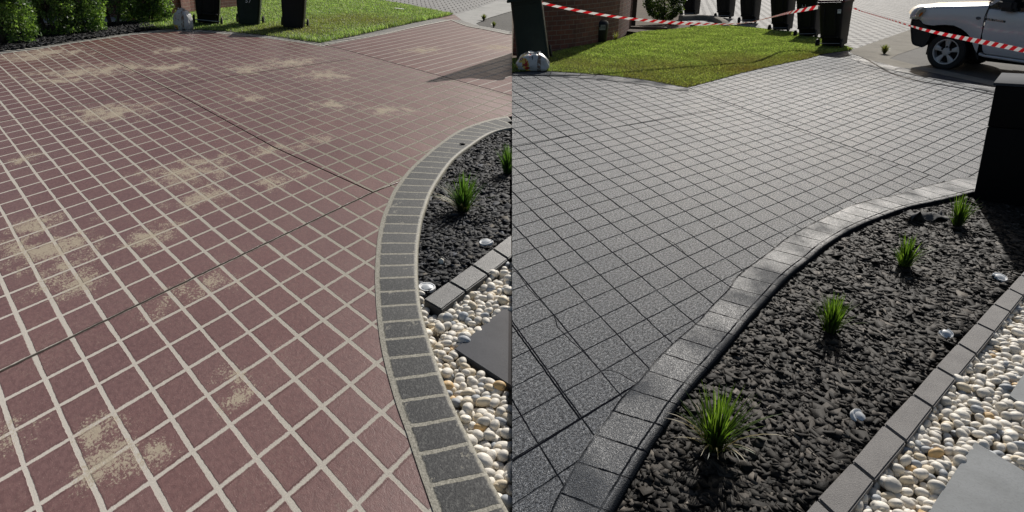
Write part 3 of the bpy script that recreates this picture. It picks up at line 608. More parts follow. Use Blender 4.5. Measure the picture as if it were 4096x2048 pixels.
front = np.array([tuple(p[:2]) for p in smooth_path(V3([(1180,157),(1238,167),(1290,172),(1416,145),(1532,119),(1648,93),(1765,70),(1812,60)]), .25)])
frontR = np.array([tuple(p[:2]) for p in smooth_path(V3([(2560,320),(2692,341),(2750,351),(2857,323),(2982,289),(3106,261),(3230,236),(3300,217),(3392,203)]), .25)])
def distf(q, L): return np.min(np.hypot(q[:, None, 0] - L[None, :, 0], q[:, None, 1] - L[None, :, 1]), 1)
def hL(q): return 1 + 1.3 * np.exp(-(distf(q, front) / .35) ** 2) + .25 * patchy(q, 2.1)
def cL(q, c):
    k = near_pts(q, G([(1400,75),(1480,85),(1340,85),(1200,120),(1130,118)]), 1.3)[:, None] * .75; return c * (1 - k) + np.array((.16, .14, .06)) * k
greensL = [(.15, .24, .07), (.20, .30, .10), (.11, .18, .055), (.28, .36, .17), (.23, .26, .13)]
greensR = [(.19, .26, .07), (.14, .20, .05), (.27, .34, .10), (.24, .26, .12), (.10, .14, .035)]
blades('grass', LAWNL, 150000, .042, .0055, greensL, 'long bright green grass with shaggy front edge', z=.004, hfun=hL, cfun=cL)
def cR(q, c):
    k = np.clip(1.2 - distf(q, frontR) / .75, 0, 1) * (.35 + .65 * patchy(q, 1.7, 1)); f = (q[:, 0] > P(2700, 350).x - .6) & (q[:, 0] < P(3330, 230).x)
    k = (k * f * .8)[:, None]; c = c * (1 - k) + np.array((.13, .085, .035)) * k
    k2 = near_pts(q, G([(2530,275),(2600,272),(2680,270),(2900,245),(2980,240),(2330,262)]), .9)[:, None] * .7; return c * (1 - k2) + np.array((.15, .125, .06)) * k2
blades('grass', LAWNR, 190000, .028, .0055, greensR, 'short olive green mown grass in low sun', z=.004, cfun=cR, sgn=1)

# ------------------------------------------------------------------ things
def thing(name, label, cat, loc, yaw=0, scale=1, lean=0, group=None, pitch=0):
    o = bpy.data.objects.new(name, None); COL.objects.link(o); o.empty_display_size = .2
    o.matrix_world = Matrix.Translation(loc) @ Matrix.Rotation(R(lean), 4, 'Y') @ Matrix.Rotation(R(pitch), 4, 'X') @ Matrix.Rotation(R(yaw), 4, 'Z') @ Matrix.Diagonal((scale, scale, scale, 1))
    return tag(o, label, cat, group)
def rrect(wx, wy, r, z, n=4, cx=0, cy=0):
    out = []
    for sx, sy, a0 in ((1, 1, 0), (-1, 1, 90), (-1, -1, 180), (1, -1, 270)):
        for k in range(n + 1):
            a = R(a0 + 90 * k / n); out.append(Vector((cx + sx * (wx / 2 - r) + r * math.cos(a), cy + sy * (wy / 2 - r) + r * math.sin(a), z)))
    return out
def wheelie_bin(label, loc, yaw, lean=0, scale=1, mat=None, lidmat=None, plate=None, pitch=0, taper=1.):
    mat = mat or M_BINBLK; t = thing('wheelie_bin', label, 'wheelie bin', loc, yaw, scale, lean, 'wheelie bins put out on the grass', pitch)
    b = MB(); rows = []
    for z, wx, wy, cy in ((.035, .40, .40, -.05), (.04, .43, .44, -.05), (.20, .44, .475, -.04), (.215, .455, .53, -.01), (.80, .52, .62, 0), (.93, .535, .645, 0), (.935, .565, .68, 0), (.985, .57, .69, 0)):
        wx = .5 + (wx - .5) * taper; rows.append(rrect(wx, wy, .055, z, 4, 0, cy))
    b.grid(rows, closed=True); b.add(rows[0], [list(range(len(rows[0])))[::-1]]); b.add(rows[-1], [list(range(len(rows[-1])))])
    for s in (-1, 1): b.box((s * .12, .335, .55), (.02, .02, .62), bev=.006)
    b.box((0, .30, .245), (.40, .045, .03), bev=.008)
    b.build('body', mat, t, auto=35)
    l = MB(); rows = []
    for z, wx, wy in ((.988, .60, .74), (1.01, .605, .745), (1.045, .57, .70), (1.065, .46, .56), (1.07, .2, .25)): rows.append(rrect(wx, wy, .07 if wx > .3 else .06, z, 4, 0, -.015))
    l.grid(rows, closed=True); l.add(rows[-1], [list(range(len(rows[-1])))]); l.add(rows[0], [list(range(len(rows[0])))[::-1]])
    l.build('lid', lidmat or mat, t, auto=35)
    hd = MB(); hd.cyl((-.24, .42, .99), (.24, .42, .99), .014, 12)
    for s in (-.24, -.09, .09, .24): hd.box((s, .375, .985), (.03, .11, .035), bev=.006)
    hd.build('handle', mat, t, auto=35)
    MB().cyl((-.27, .24, .10), (.27, .24, .10), .011, 10).build('axle', M_STEEL, t, auto=35)
    for s in (-1, 1):
        wh = MB(); prof = [(.03, -.022), (.07, -.022), (.088, -.02), (.1, -.012), (.1, .012), (.088, .02), (.07, .022), (.03, .022)]
        wh.lathe((s * .275, .24, .10), (1, 0, 0), prof, 26); o = wh.build('wheel', M_RUB, t, auto=40)
        hb = MB(); hb.lathe((s * .275, .24, .10), (1, 0, 0), [(0, -.02), (.068, -.014), (.068, .014), (0, .02)], 20)
        for k in range(6):
            a = k * math.pi / 3; hb.box((s * .275, .24 + .045 * math.cos(a), .1 + .045 * math.sin(a)), (.038, .012, .012), bev=.002)
        hb.build('hub', M_HUB, o, auto=40)
    return t
def text(name, s, parent, size, M, mat, ext=.001, squash=1.):
    cu = bpy.data.curves.new(name, 'FONT'); cu.body = s; cu.size = size; cu.extrude = ext; cu.align_x = 'CENTER'; cu.align_y = 'CENTER'
    tmp = bpy.data.objects.new('tmp', cu); COL.objects.link(tmp); bpy.context.view_layer.update()
    me = bpy.data.meshes.new_from_object(tmp); bpy.data.objects.remove(tmp); me.transform(Matrix.Diagonal((squash, 1, 1, 1)))
    o = link(name, me, mat, parent); me.transform(M); return o
XZ = Matrix.Rotation(R(90), 4, 'X')       # text standing up, facing -y
M_MARK = simple('white_paint_marker', (.75, .75, .72), .6)
# left photo-side bins, on the long lawn
wheelie_bin('black bin with axle and wheels facing us beside the white sack', P(834, 96), 198, lean=6, scale=1.02)
b2 = wheelie_bin('dark green bin with white hand painted number on its front, between two black bins', P(998, 100), 14, lean=5.5, mat=M_BINGRN)
text('painted_number', '57', b2, .13, Matrix.Translation((0, -.318, .54)) @ Matrix.Rotation(R(3), 4, 'X') @ XZ, M_MARK, .002)
wheelie_bin('black bin nearest the shaggy lawn edge, wheels at its back', P(1176, 112), 10, lean=5, scale=.98)
wheelie_bin('green bin standing behind, mostly hidden in the gap by the brick wall', P(912, 14), 14, lean=5, mat=M_BINGRN)
# right photo-side bins
big = wheelie_bin('large dark green bin leaning beside the crumpled white sack at the brick wall', P(2131, 252) + Vector((.03, .25, 0)), -3, lean=-9.5, scale=1.0, mat=M_BINGRN, taper=-.2)
wheelie_bin('small black bin standing alone right of the round bush', P(2765, 62), 142, lean=-5, scale=.82)
wheelie_bin('black bin above the low stone kerb, left one of the middle pair', P(2902, 72), 142, lean=-5.5, scale=.84)
wheelie_bin('black bin of the middle pair standing closer to the gap in the row', P(3000, 90), 142, lean=-6, scale=.86)
wheelie_bin('dark bin with two wheels towards us between the road gap and the marked bin', P(3128, 122), 140, lean=-6.5, scale=.88)
b5 = wheelie_bin('dark bin with a white marked panel, tucked behind the maroon lidded bin', P(3236, 146), 140, lean=-7, scale=.90)
text('painted_number', '1-1', b5, .1, Matrix.Translation((.05, .325, .80)) @ Matrix.Rotation(R(180), 4, 'Z') @ XZ, M_MARK, .002)
b6 = wheelie_bin('black bin with shiny maroon lid and white sticker wrapped in striped tape', P(3334, 186), 138, lean=-7, scale=.93, lidmat=M_BINMAR)
stk = MB().box((-.2, .33, .80), (.075, .004, .085)); stk = stk.build('sticker', M_PAPER, b6)
M_INK = simple('grey_ink', (.12, .13, .2), .7)
text('sticker_print', 'BIN', stk, .03, Matrix.Translation((-.2, .3335, .81)) @ Matrix.Rotation(R(180), 4, 'Z') @ XZ, M_INK, .0004)
# barrel with number plate
br = thing('garden_tub', 'round dark plastic tub with a small number plate against the brick wall', 'tub', P(2392, 168), 0, .92, lean=-3)
k = MB(); k.lathe((0, 0, 0), (0, 0, 1), [(0, 0), (.17, 0), (.19, .03), (.215, .25), (.225, .38), (.215, .43), (.17, .465), (.08, .485), (0, .49)], 30); k.build('body', M_BINBLK, br, auto=50)
pl = MB().box((.07, -.218, .33), (.13, .006, .11), bev=.002).build('number_plate', simple('dull_plate', (.3, .3, .28), .4), br)
text('plate_number', '518', pl, .075, Matrix.Translation((.07, -.2225, .33)) @ XZ, simple('plate_black', (.02, .02, .02), .6), .0005)

# --- brick walls
def wall(name, base_px, h, label, thick=.11, z0=-.05, cat='wall'):
    pts = [P(x, y) for x, y in base_px]; mb = MB(); s = 0
    pts = smooth_path(pts, .35) if len(pts) > 2 else pts
    for a, b in zip(pts, pts[1:]):
        L = (b - a).length; nrm = Vector((-(b - a).y, (b - a).x, 0)).normalized() * thick
        if nrm.y < 0: nrm = -nrm
        q = [a + Vector((0, 0, z0)), b + Vector((0, 0, z0)), b + Vector((0, 0, h)), a + Vector((0, 0, h))]
        mb.add(q, [[0, 1, 2, 3]], [[(s, z0), (s + L, z0), (s + L, h), (s, h)]])
        q2 = [v + nrm for v in q]; mb.add(q2, [[3, 2, 1, 0]], [[(s, h), (s + L, h), (s + L, z0), (s, z0)]])
        mb.add([q[3], q[2], q2[2], q2[3]], [[0, 1, 2, 3]], [[(s, 0), (s + L, 0), (s + L, .1), (s, .1)]])
        s += L
    for i, p in ((0, pts[0]), (-1, pts[-1])):
        mb.add([p + Vector((0, 0, z0)), p + nrm + Vector((0, 0, z0)), p + nrm + Vector((0, 0, h)), p + Vector((0, 0, h))], [[0, 1, 2, 3]], [[(0, z0), (thick, z0), (thick, h), (0, h)]])
    return tag(mb.build(name, M_BRICK, fix=False), label, cat)
wall('brick_wall', [(-140, 30), (560, 66), (780, 47), (960, 28)], 1.5, 'red brick wall behind the conifers and the white sack')
wall('brick_wall', [(2075,212),(2180,202),(2300,190),(2400,170),(2470,150),(2512,122),(2526,106)], 2.1, 'shaded curved brick wall behind the dark tub')
pier = MB(); a = P(2524, 108); pier.box(a + Vector((.05, .1, 1.)), (.11, .2, 2.3), bev=.004); o = pier.build('timber_post', simple('dark_timber', (.07, .04, .025), .8, bump=.4, bscale=30)); tag(o, 'dark timber post at the end of the curved brick wall', 'post')
# low stone kerb by the bins
kb = MB(); pth = V3([(2722,80),(2790,78),(2850,82),(2888,96),(2905,108)]); pth = smooth_path(pth, .12)
rows = []
for i, p in enumerate(pth):
    d = (pth[min(i + 1, len(pth) - 1)] - pth[max(i - 1, 0)]).normalized(); nn = Vector((-d.y, d.x, 0)); hh = .13 * min(1, (len(pth) - i) / 5 + .15)
    rows.append([p - nn * .09 + Vector((0, 0, -.03)), p - nn * .085 + Vector((0, 0, hh * .8)), p - nn * .05 + Vector((0, 0, hh)), p + nn * .05 + Vector((0, 0, hh)), p + nn * .085 + Vector((0, 0, hh * .8)), p + nn * .09 + Vector((0, 0, -.03))])
kb.grid(rows); kb.add(rows[0], [list(range(6))]); kb.add(rows[-1], [list(range(6))[::-1]])
tag(kb.build('stone_kerb', M_GUT, auto=50), 'low rounded concrete kerb between the round bush and the bins', 'kerb')
tk = MB().box(P(2590, 118) + Vector((0, 0, .02)), (.95, .09, .09), bev=.01); tag(tk.build('garden_edging_timber', simple('weathered_timber', (.16, .11, .07), .85, bump=.5, bscale=25)), 'weathered edging timber on the lawn below the round bush', 'edging')

# --- foliage
def leaves(name, parent, centers, radii, nper, size, cols, mat=M_LEAF, flat=1., droop=0, aspect=.45):
    Vs = []; Cs = []; n = nper
    for c, r, cl in zip(centers, radii, cols):
        d = rng.normal(0, 1, (n, 3)); d /= np.linalg.norm(d, axis=1)[:, None]; rad = r * rng.uniform(.55, 1.05, (n, 1)) ** .5
        p = np.array(c) + d * rad * (1, 1, flat); L = size * rng.uniform(.6, 1.4, n)
        ax = d + rng.normal(0, .6, (n, 3)); ax[:, 2] -= droop; ax /= np.linalg.norm(ax, axis=1)[:, None]
        sd_ = np.cross(ax, rng.normal(0, 1, (n, 3))); sd_ /= np.linalg.norm(sd_, axis=1)[:, None]
        V = np.stack([p, p + ax * (L * .5)[:, None] + sd_ * (L * aspect * .5)[:, None], p + ax * L[:, None], p + ax * (L * .5)[:, None] - sd_ * (L * aspect * .5)[:, None]], 1)
        Vs.append(V); Cs.append(np.repeat((np.array(cl) * rng.uniform(.7, 1.35, (n, 1)))[:, None], 4, 1))
    V = np.concatenate(Vs).reshape(-1, 3); C = np.concatenate(Cs).reshape(-1, 3); Fc = np.arange(len(V)).reshape(-1, 4)
    return npmesh(name, V, Fc, mat, parent, col=C)
M_BARKT = simple('shrub_bark', (.06, .045, .035), .9, bump=.5, bscale=60)
def conifer(label, px, py, wpx, hgt, n, seed, dens=1., low=.03):
    """feathery conifer shrub; wpx: its width as seen"""
    g = random.Random(seed); base = P(px, py); s = depth_of(base) / F; hw = wpx * s / 2
    t = thing('conifer_shrub', label, 'shrub', base, 0, 1, 0, 'conifer shrubs along the red driveway')
    br = MB(); cs = []; rs = []; cl = []
    for k in range(4):
        x = g.uniform(-.5, .5) * hw; tips = [Vector((x * .4, 0, 0)), Vector((x, g.uniform(-.1, .1), hgt * .35)), Vector((x * 1.6, g.uniform(-.2, .2), hgt * .8))]
        br.tube(tips, lambda i: (.03, .02, .008)[i], 7)
    for k in range(n):
        a = g.uniform(0, 2 * math.pi); z = g.uniform(low, 1) ** .9 * hgt; rr = g.uniform(.35, 1.) ** .5
        c = Vector((math.cos(a) * hw * rr, math.sin(a) * min(hw, .5) * rr * .8, z)); cs.append(c); rs.append(g.uniform(.045, .10))
        q = g.random(); cl.append((.16, .26, .06) if q < .3 else (.24, .36, .10) if q < .5 else (.04, .08, .025) if q < .75 else (.10, .17, .06))
        if k % 5 == 0: br.tube([Vector((0, 0, z * .5)), c * .6 + Vector((0, 0, z * .3)), c], lambda i: (.008, .005, .003)[i], 4)
    br.build('branches', M_BARKT, t, auto=60)
    # each clump breaks into small fans of scales
    C2, R2, L2 = [], [], []
    for c, r, l in zip(cs, rs, cl):
        for j in range(5):
            C2.append(c + Vector((g.gauss(0, r * .8), g.gauss(0, r * .8), g.gauss(0, r * .9)))); R2.append(r * .45); L2.append(l)
    leaves('foliage', t, [tuple(c) for c in C2], R2, int(15 * dens), .05, L2, droop=.25, aspect=.42)
    return t
conifer('bushy green conifer at the outer end of the bark strip, low against the driveway', 0, 172, 260, 1.15, 230, 1)
conifer('open conifer with bare dark twigs and a pale gap beside it', 205, 140, 200, 1.25, 170, 2)
conifer('conifer with hanging sprays reaching down to the bark in mid row', 330, 128, 170, 1.2, 150, 3)
conifer('loose conifer with light feathery tips left of the dense one', 455, 100, 170, 1.3, 150, 4, low=.22)
conifer('dense dark green conifer next to the brick wall', 590, 84, 190, 1.4, 300, 5, 1.2)
bs = thing('round_bush', 'round clipped small leaved bush beyond the striped tape', 'bush', P(2650, 92), 0, 1, 0)
cs, rs, cl = [], [], []
g = random.Random(11)
for k in range(420):
    u_, v_ = g.uniform(-1, 1), g.uniform(0, 2 * math.pi); q = math.sqrt(1 - u_ * u_); c = Vector((q * math.cos(v_) * .52, q * math.sin(v_) * .5, .66 + u_ * .56)); c *= 1; c = Vector((c.x * g.uniform(.82, 1.04), c.y, c.z))
    cs.append(tuple(c)); rs.append(.06); z = g.random(); cl.append((.05, .085, .018) if z < .4 else (.025, .05, .014) if z < .8 else (.12, .17, .035))
leaves('foliage', bs, cs, rs, 60, .034, cl, aspect=.6)
tb = MB(); tb.tube([Vector((0, 0, 0)), Vector((.02, 0, .3)), Vector((-.03, 0, .7))], lambda i: (.03, .024, .015)[i], 8)
for a in range(5): tb.tube([Vector((0, 0, .15)), Vector((.2 * math.cos(a * 1.3), .2 * math.sin(a * 1.3), .5))], lambda i: (.014, .008)[i], 6)
tb.build('stems', M_BARKT, bs)
def tuft(name, label, cat, loc, h, n, spread, cols, wd=.0035, group=None, clipx=None, dry=0):
    t = thing(name, label, cat, loc, 0, 1, 0, group); V = []; Fc = []; C = []
    for k in range(n):
        a = rng.uniform(0, 2 * np.pi); r = rng.uniform(0, .022) * h / .15; el = np.clip(rng.normal(.42, .36), 0, 1.3) * spread + rng.normal(0, .08); L = h * rng.uniform(.55, 1.15)
        isdry = rng.random() < dry; c = np.array(cols[rng.integers(0, len(cols))]) * rng.uniform(.75, 1.3)
        if isdry: c = np.array((.30, .24, .10)); el = 1.25
        p = np.array([r * np.cos(a), r * np.sin(a), 0.]); pn = np.array([-np.sin(a), np.cos(a), 0]); ns = 6; b = len(V)
        for i in range(ns + 1):
            s = i / ns; w_ = wd * (1 - s ** 2.2) * (.7 + .6 * min(1, s * 3)) + .0002
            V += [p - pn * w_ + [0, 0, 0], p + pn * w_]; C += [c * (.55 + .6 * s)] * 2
            an = el * (.45 + .9 * s); st_ = L / ns; p = p + np.array([np.cos(a) * np.sin(an), np.sin(a) * np.sin(an), np.cos(an)]) * st_
        for i in range(ns): Fc.append([b + 2 * i, b + 2 * i + 1, b + 2 * i + 3, b + 2 * i + 2])
    V = np.array(V)
    if clipx is not None: V[:, 0] = np.minimum(V[:, 0], seamx(V[:, 1] + loc.y, V[:, 2] + loc.z) - loc.x - .002)
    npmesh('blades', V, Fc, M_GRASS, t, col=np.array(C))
    cr_ = MB(); cr_.lathe((0, 0, -.02), (0, 0, 1), [(0, 0), (.014 * h / .15, .0), (.018 * h / .15, .02), (.012 * h / .15, .035), (0, .04)], 12); cr_.build('crown', M_BARKT, t, auto=50)
    return t
GT = 'strappy grass plants in the bark beds'; TG = [(.05, .10, .018), (.075, .145, .028), (.10, .18, .04), (.035, .075, .016)]; TR = [(.045, .085, .012), (.075, .13, .018), (.12, .19, .03), (.03, .06, .01)]
tuft('grass_plant', 'full strappy grass plant in the middle of the small black bark bed', 'plant', P(1852, 850, -.04), .27, 190, 1.15, TG, .0045, GT, dry=.10)
tuft('grass_plant', 'strappy grass plant at the upper edge of the small bark bed', 'plant', P(2032, 700, -.04), .24, 150, .85, TG, .0045, GT, clipx=1)
tuft('grass_plant', 'largest strappy plant, with a few dry blades, beside the dark header course', 'plant', P(2855, 1800, -.04), .25, 150, 1.1, TR, .0036, GT, dry=.12)
tuft('grass_plant', 'strappy plant midway down the bark bed, second from the camera', 'plant', P(3318, 1335, -.04), .20, 150, .9, TR, .0036, GT)
tuft('grass_plant', 'low strappy plant left of the shade, third from the camera', 'plant', P(3615, 1075, -.04), .20, 150, 1.0, TR, .004, GT)
tuft('grass_plant', 'farthest strappy plant in the bark bed, near the black letterbox', 'plant', P(3825, 908, -.04), .22, 120, .85, TR, .004, GT)
WG = [(.14, .17, .04), (.09, .12, .03), (.22, .20, .08)]
tuft('weed_clump', 'yellow green weed clump growing in the gutter by the paver road', 'weed', P(1935, 80), .15, 200, 1.25, WG, .006, 'weeds in the gutters')
tuft('weed_clump', 'flat weed patch in the sunlit gutter in front of the car', 'weed', P(3537, 214), .17, 260, 1.25, WG, .006, 'weeds in the gutters')
tuft('weed_clump', 'small weed tuft at the corner of the sunlit lawn under the bin', 'weed', P(3398, 203), .07, 60, 1., WG, .004, 'weeds in the gutters')
tuft('weed_clump', 'scraggly tall weed at the foot of the curved brick wall', 'weed', P(2462, 160), .20, 60, 1.1, WG, .003, 'weeds in the gutters', dry=.3)
tuft('weed_clump', 'low weeds along the wet gutter edge beyond the red driveway', 'weed', P(1975, 107), .12, 160, 1.35, WG, .006, 'weeds in the gutters')

# --- paving blocks edging the beds
def mat_block(c1, c2, nm, ro):
    n = N(nm); p = n.pos(); c = n.mix(n.step(n.noise(p, 7, 4), .35, .65), c1, c2); f = n.noise(p, 220, 2, .8)
    c = n.mix(n.step(f, .40, .30), c, tuple(x * .2 for x in c1)); c = n.mix(n.step(f, .6, .72), c, tuple(min(1, x * 1.8) for x in c2))
    return n.fin(c, ro, n.bump(n.noise(p, 220, 3, .7), .8, .004))
M_BLKL = mat_block((.022, .023, .027), (.032, .034, .038), 'wet_charcoal_block', .45); M_BLKR = mat_block((.13, .122, .118), (.175, .165, .158), 'dry_charcoal_block', .75)
def block(label, quad, z, mat, group, cat='paving block', hh=.09):
    tp = [P(x, y, z) for x, y in quad]; c = sum(tp, Vector()) / 4; tp = [c + (p - c) * .975 for p in tp]
    bm = bmesh.new(); vt = [bm.verts.new(p - c) for p in tp]; vb = [bm.verts.new(p - c - Vector((0, 0, hh))) for p in tp]
    bm.faces.new(vt); bm.faces.new(vb[::-1])
    for k in range(4): bm.faces.new([vt[k], vb[k], vb[(k + 1) % 4], vt[(k + 1) % 4]])
    bmesh.ops.recalc_face_normals(bm, faces=bm.faces)
    bmesh.ops.bevel(bm, geom=[e for e in bm.edges if all(v.co.z > -.01 for v in e.verts) or abs(e.verts[0].co.z - e.verts[1].co.z) > .05], offset=.006, segments=2, affect='EDGES')
    m = MB().bm(bm); o = m.build('paving_block', mat, auto=30); o.location = c; return tag(o, label, cat, group)
GL_ = 'charcoal blocks edging the small bark bed'
block('wet charcoal block at the end of the row, touching the grey header course', [(1692,1196),(1765,1238),(1863,1164),(1794,1124)], 0, M_BLKL, GL_)
block('wet charcoal block second in the short row beside the pebbles', [(1795,1123),(1864,1163),(1953,1098),(1886,1058)], 0, M_BLKL, GL_)
block('wet charcoal block third in the short row, below the broken white disc', [(1887,1057),(1954,1097),(2033,1035),(1969,994)], 0, M_BLKL, GL_)
block('wet charcoal block farthest along the short row, partly out of view', [(1970,993),(2034,1034),(2046,1024),(2046,935)], 0, M_BLKL, GL_)
TLp = [(3120,2170),(3268,1992),(3407,1845),(3534,1695),(3648,1575),(3742,1465),(3829,1371),(3904,1290),(3972,1214),(4033,1152),(4082,1098),(4128,1050),(4170,1008)]
BRp = [(3215,2270),(3370,2088),(3500,1921),(3628,1766),(3734,1629),(3827,1514),(3908,1417),(3981,1327),(4044,1247),(4096,1183),(4142,1124),(4185,1072),(4228,1026)]
nm = ['nearest block of the long charcoal row at the bottom edge', 'second block of the long row, beside the largest slab', 'third block of the long row counting from the near end', 'fourth block of the long row, by the nearest white disc', 'fifth block from the near end of the long row', 'sixth block from the near end of the long row',
      'seventh block from the near end, beside the small slab corner', 'eighth block from the near end of the long row', 'ninth block from the near end, near the flat white disc', 'tenth block from the near end of the long row', 'eleventh block, just inside the far end of the long row', 'farthest block of the long charcoal row']
for i in range(12): block('dry charcoal ' + nm[i], [TLp[i], BRp[i], BRp[i + 1], TLp[i + 1]], -.005, M_BLKR, 'charcoal blocks edging the large bark bed')

# --- slabs
def slab(label, poly, z, mat, clipside=0, th=.03):
    w_ = [tuple(P(x, y, z)[:2]) for x, y in poly]
    if clipside: w_ = clip(w_, z, clipside, .002)
    c = np.mean(np.array(w_), 0); bm = bmesh.new(); vt = [bm.verts.new((x - c[0], y - c[1], 0)) for x, y in w_]; f = bm.faces.new(vt); r_ = bmesh.ops.extrude_face_region(bm, geom=[f])
    for v in r_['geom']:
        if isinstance(v, bmesh.types.BMVert): v.co.z -= th
    bmesh.ops.recalc_face_normals(bm, faces=bm.faces); bmesh.ops.bevel(bm, geom=[e for e in bm.edges if e.calc_length() > .04], offset=.003, segments=2, affect='EDGES')
    o = MB().bm(bm).build('stepping_slab', mat, auto=30); o.location = (c[0], c[1], z); return tag(o, label, 'slab', 'large stepping slabs in the pebbles')
def mat_slab(c1, c2, nm, ro, b=.15):
    n = N(nm); p = n.pos(); c = n.mix(n.step(n.noise(p, 5, 5, .65), .35, .65), c1, c2); c = n.mix(n.m_('MULTIPLY', n.step(n.noise(p, 130, 3, .8), .5, .7), .5), c, tuple(x * .55 for x in c1))
    return n.fin(c, ro, n.bump(n.noise(p, 60, 3), b, .002))
M_SLL = mat_slab((.045, .050, .058), (.065, .07, .08), 'wet_dark_porcelain', .22); M_SLR = mat_slab((.115, .128, .135), (.17, .185, .195), 'dry_grey_porcelain', .7, .3)
slab('smooth wet dark slab lying in the white pebbles', SLABL, -.03, M_SLL, -1)
slab('pale grey speckled slab, the large one nearest the camera in the pebbles', SLB1, -.02, M_SLR)
slab('small visible corner of a grey slab farther up the pebbles', SLB2, -.02, M_SLR)

# --- little things in the beds
def disc(label, px, py, r, tilt, bite, spin=0, loc=None):
    t = thing('garden_light_disc', label, 'light disc', P(px, py, -.018), spin, 1, tilt[1], 'small white round garden light covers', pitch=tilt[0])
    b = MB(); n_ = 40; rows = []
    ang = [2 * math.pi * k / n_ for k in range(n_)]
    rad = [r * (1 - (bite * (.5 + .15 * math.sin(a * 9)) if 0 < a < 1.3 else 0)) for a in ang]
    for rr, z in ((1, -.012), (1, 0), (.96, .004), (.86, .004), (.80, .001), (.3, .001)): rows.append([Vector((q * rr * math.cos(a), q * rr * math.sin(a), z)) for q, a in zip(rad, ang)])
    b.grid(rows, closed=True); b.add(rows[-1], [list(range(n_))]); b.build('rim', M_WHITE, t, auto=40)
    c = MB(); c.lathe((0, 0, .0015), (0, 0, 1), [(r * .62, 0), (r * .6, .004), (r * .3, .008), (0, .009)], 24); c.build('lens', simple('clear_lens', (.62, .64, .65), .3), t, auto=50)
    return t
disc('whole oval white disc beside the header course and the first wet block', 1708, 1148, .047, (6, 5), 0)
disc('chipped white disc in the small bark bed above the wet blocks', 1945, 967, .046, (4, -8), .5)
disc('bright broken white disc nearest the camera in the large bark bed', 3440, 1668, .038, (25, 20), .7)
disc('white disc half buried in bark midway along the block row', 3785, 1334, .034, (20, -5), .75, 60)
disc('faint white disc far up the large bark bed by the row end', 4000, 1108, .042, (12, 3), .6, 150)
def rock(name, label, cat, loc, s, mat, seed=0, rot=0):
    v, f = ico(3); g2 = np.random.default_rng(seed); k = g2.normal(0, 1, (5, 3)); d = sum(np.sin(v @ (q * 2.2) + i) for i, q in enumerate(k)) * .07
    v = v * (1 + d[:, None]) * np.array(s); o = npmesh(name, v, f, mat, smooth=True); o.location = loc; o.rotation_euler = (0, 0, rot); return tag(o, label, cat)
rock('stray_pebble', 'single cream pebble lying on the small black bark bed', 'pebble', P(1766, 1047, -.02), (.017, .016, .020), simple('cream_stone', (.72, .68, .58), .45), 3)
rock('bark_chip', 'small dark bark chip lying on the grey header course', 'bark chip', P(1850, 575, .012), (.026, .016, .009), M_BINBLK, 4)
pb = MB().box((0, 0, 0), (.26, .14, .004)); o = pb.build('paper_scrap', M_PAPER); o.location = P(1598, 34, .05); o.rotation_euler = (0, .1, .2); tag(o, 'white paper scrap lying on the long lawn near the road', 'litter')
# torn weed mat beside the far header course
wm = MB(); rows = []
o0 = P(3640, 880, -.02)
for i in range(13):
    row = []
    for j in range(7):
        x, y = -.02 + i * .028, j * .022 - .05
        z = .012 + .018 * math.sin(i * .9 + j * .4) * (1 if i > 3 else 1.6) + .012 * math.sin(j * 1.3 + i * .5) + (.03 if i == 2 else 0)
        row.append(Vector((x + .008 * math.sin(j * 2), y + x * .28 + .01 * math.sin(i * 1.7), z)))
    rows.append(row)
wm.grid(rows); o = wm.build('weed_mat', simple('faded_black_fabric', (.075, .072, .07), .85, bump=.4, bscale=150), fix=True, smooth=True); o.location = o0
sm = o.modifiers.new('thick', 'SOLIDIFY'); sm.thickness = .003; tag(o, 'torn flap of faded weed mat by the header course above the bark', 'weed mat')

# --- crumpled sacks
def mat_sack(mirror=1, a=0):
    n = N('printed_white_sack'); q = n.tc('Object'); x = n.sep(q, 0); z = n.sep(q, 2); y = n.sep(q, 1)
    s = n.m_('ADD', n.m_('MULTIPLY', x, mirror), n.m_('MULTIPLY', n.m_('SUBTRACT', n.noise(q, 6, 2), .5), .08))
    c = (.62, .62, .60)
    band_ = n.m_('MULTIPLY', n.m_('GREATER_THAN', s, .045), n.m_('LESS_THAN', s, .10)); c = n.mix(n.m_('MULTIPLY', band_, n.step(n.noise(q, 26, 3), .35, .5)), c, (.22, .15, .11))
    yel = n.m_('MULTIPLY', n.m_('LESS_THAN', s, -.05), n.m_('GREATER_THAN', n.noise(q, 5, 2), .48)); c = n.mix(yel, c, (.75, .52, .10))
    red = n.m_('MULTIPLY', n.m_('LESS_THAN', s, -.01), n.m_('GREATER_THAN', n.noise(n.vm('ADD', q, (3., 1., 2.)), 9, 2), .62)); c = n.mix(red, c, (.5, .04, .03))
    dk = n.m_('MULTIPLY', n.m_('LESS_THAN', s, .02), n.m_('GREATER_THAN', n.noise(n.vm('ADD', q, (7., 4., 2.)), 22, 3), .64)); c = n.mix(dk, c, (.06, .06, .06))
    return n.fin(c, .35, n.bump(n.noise(q, 14, 4, .6), .6, .02))
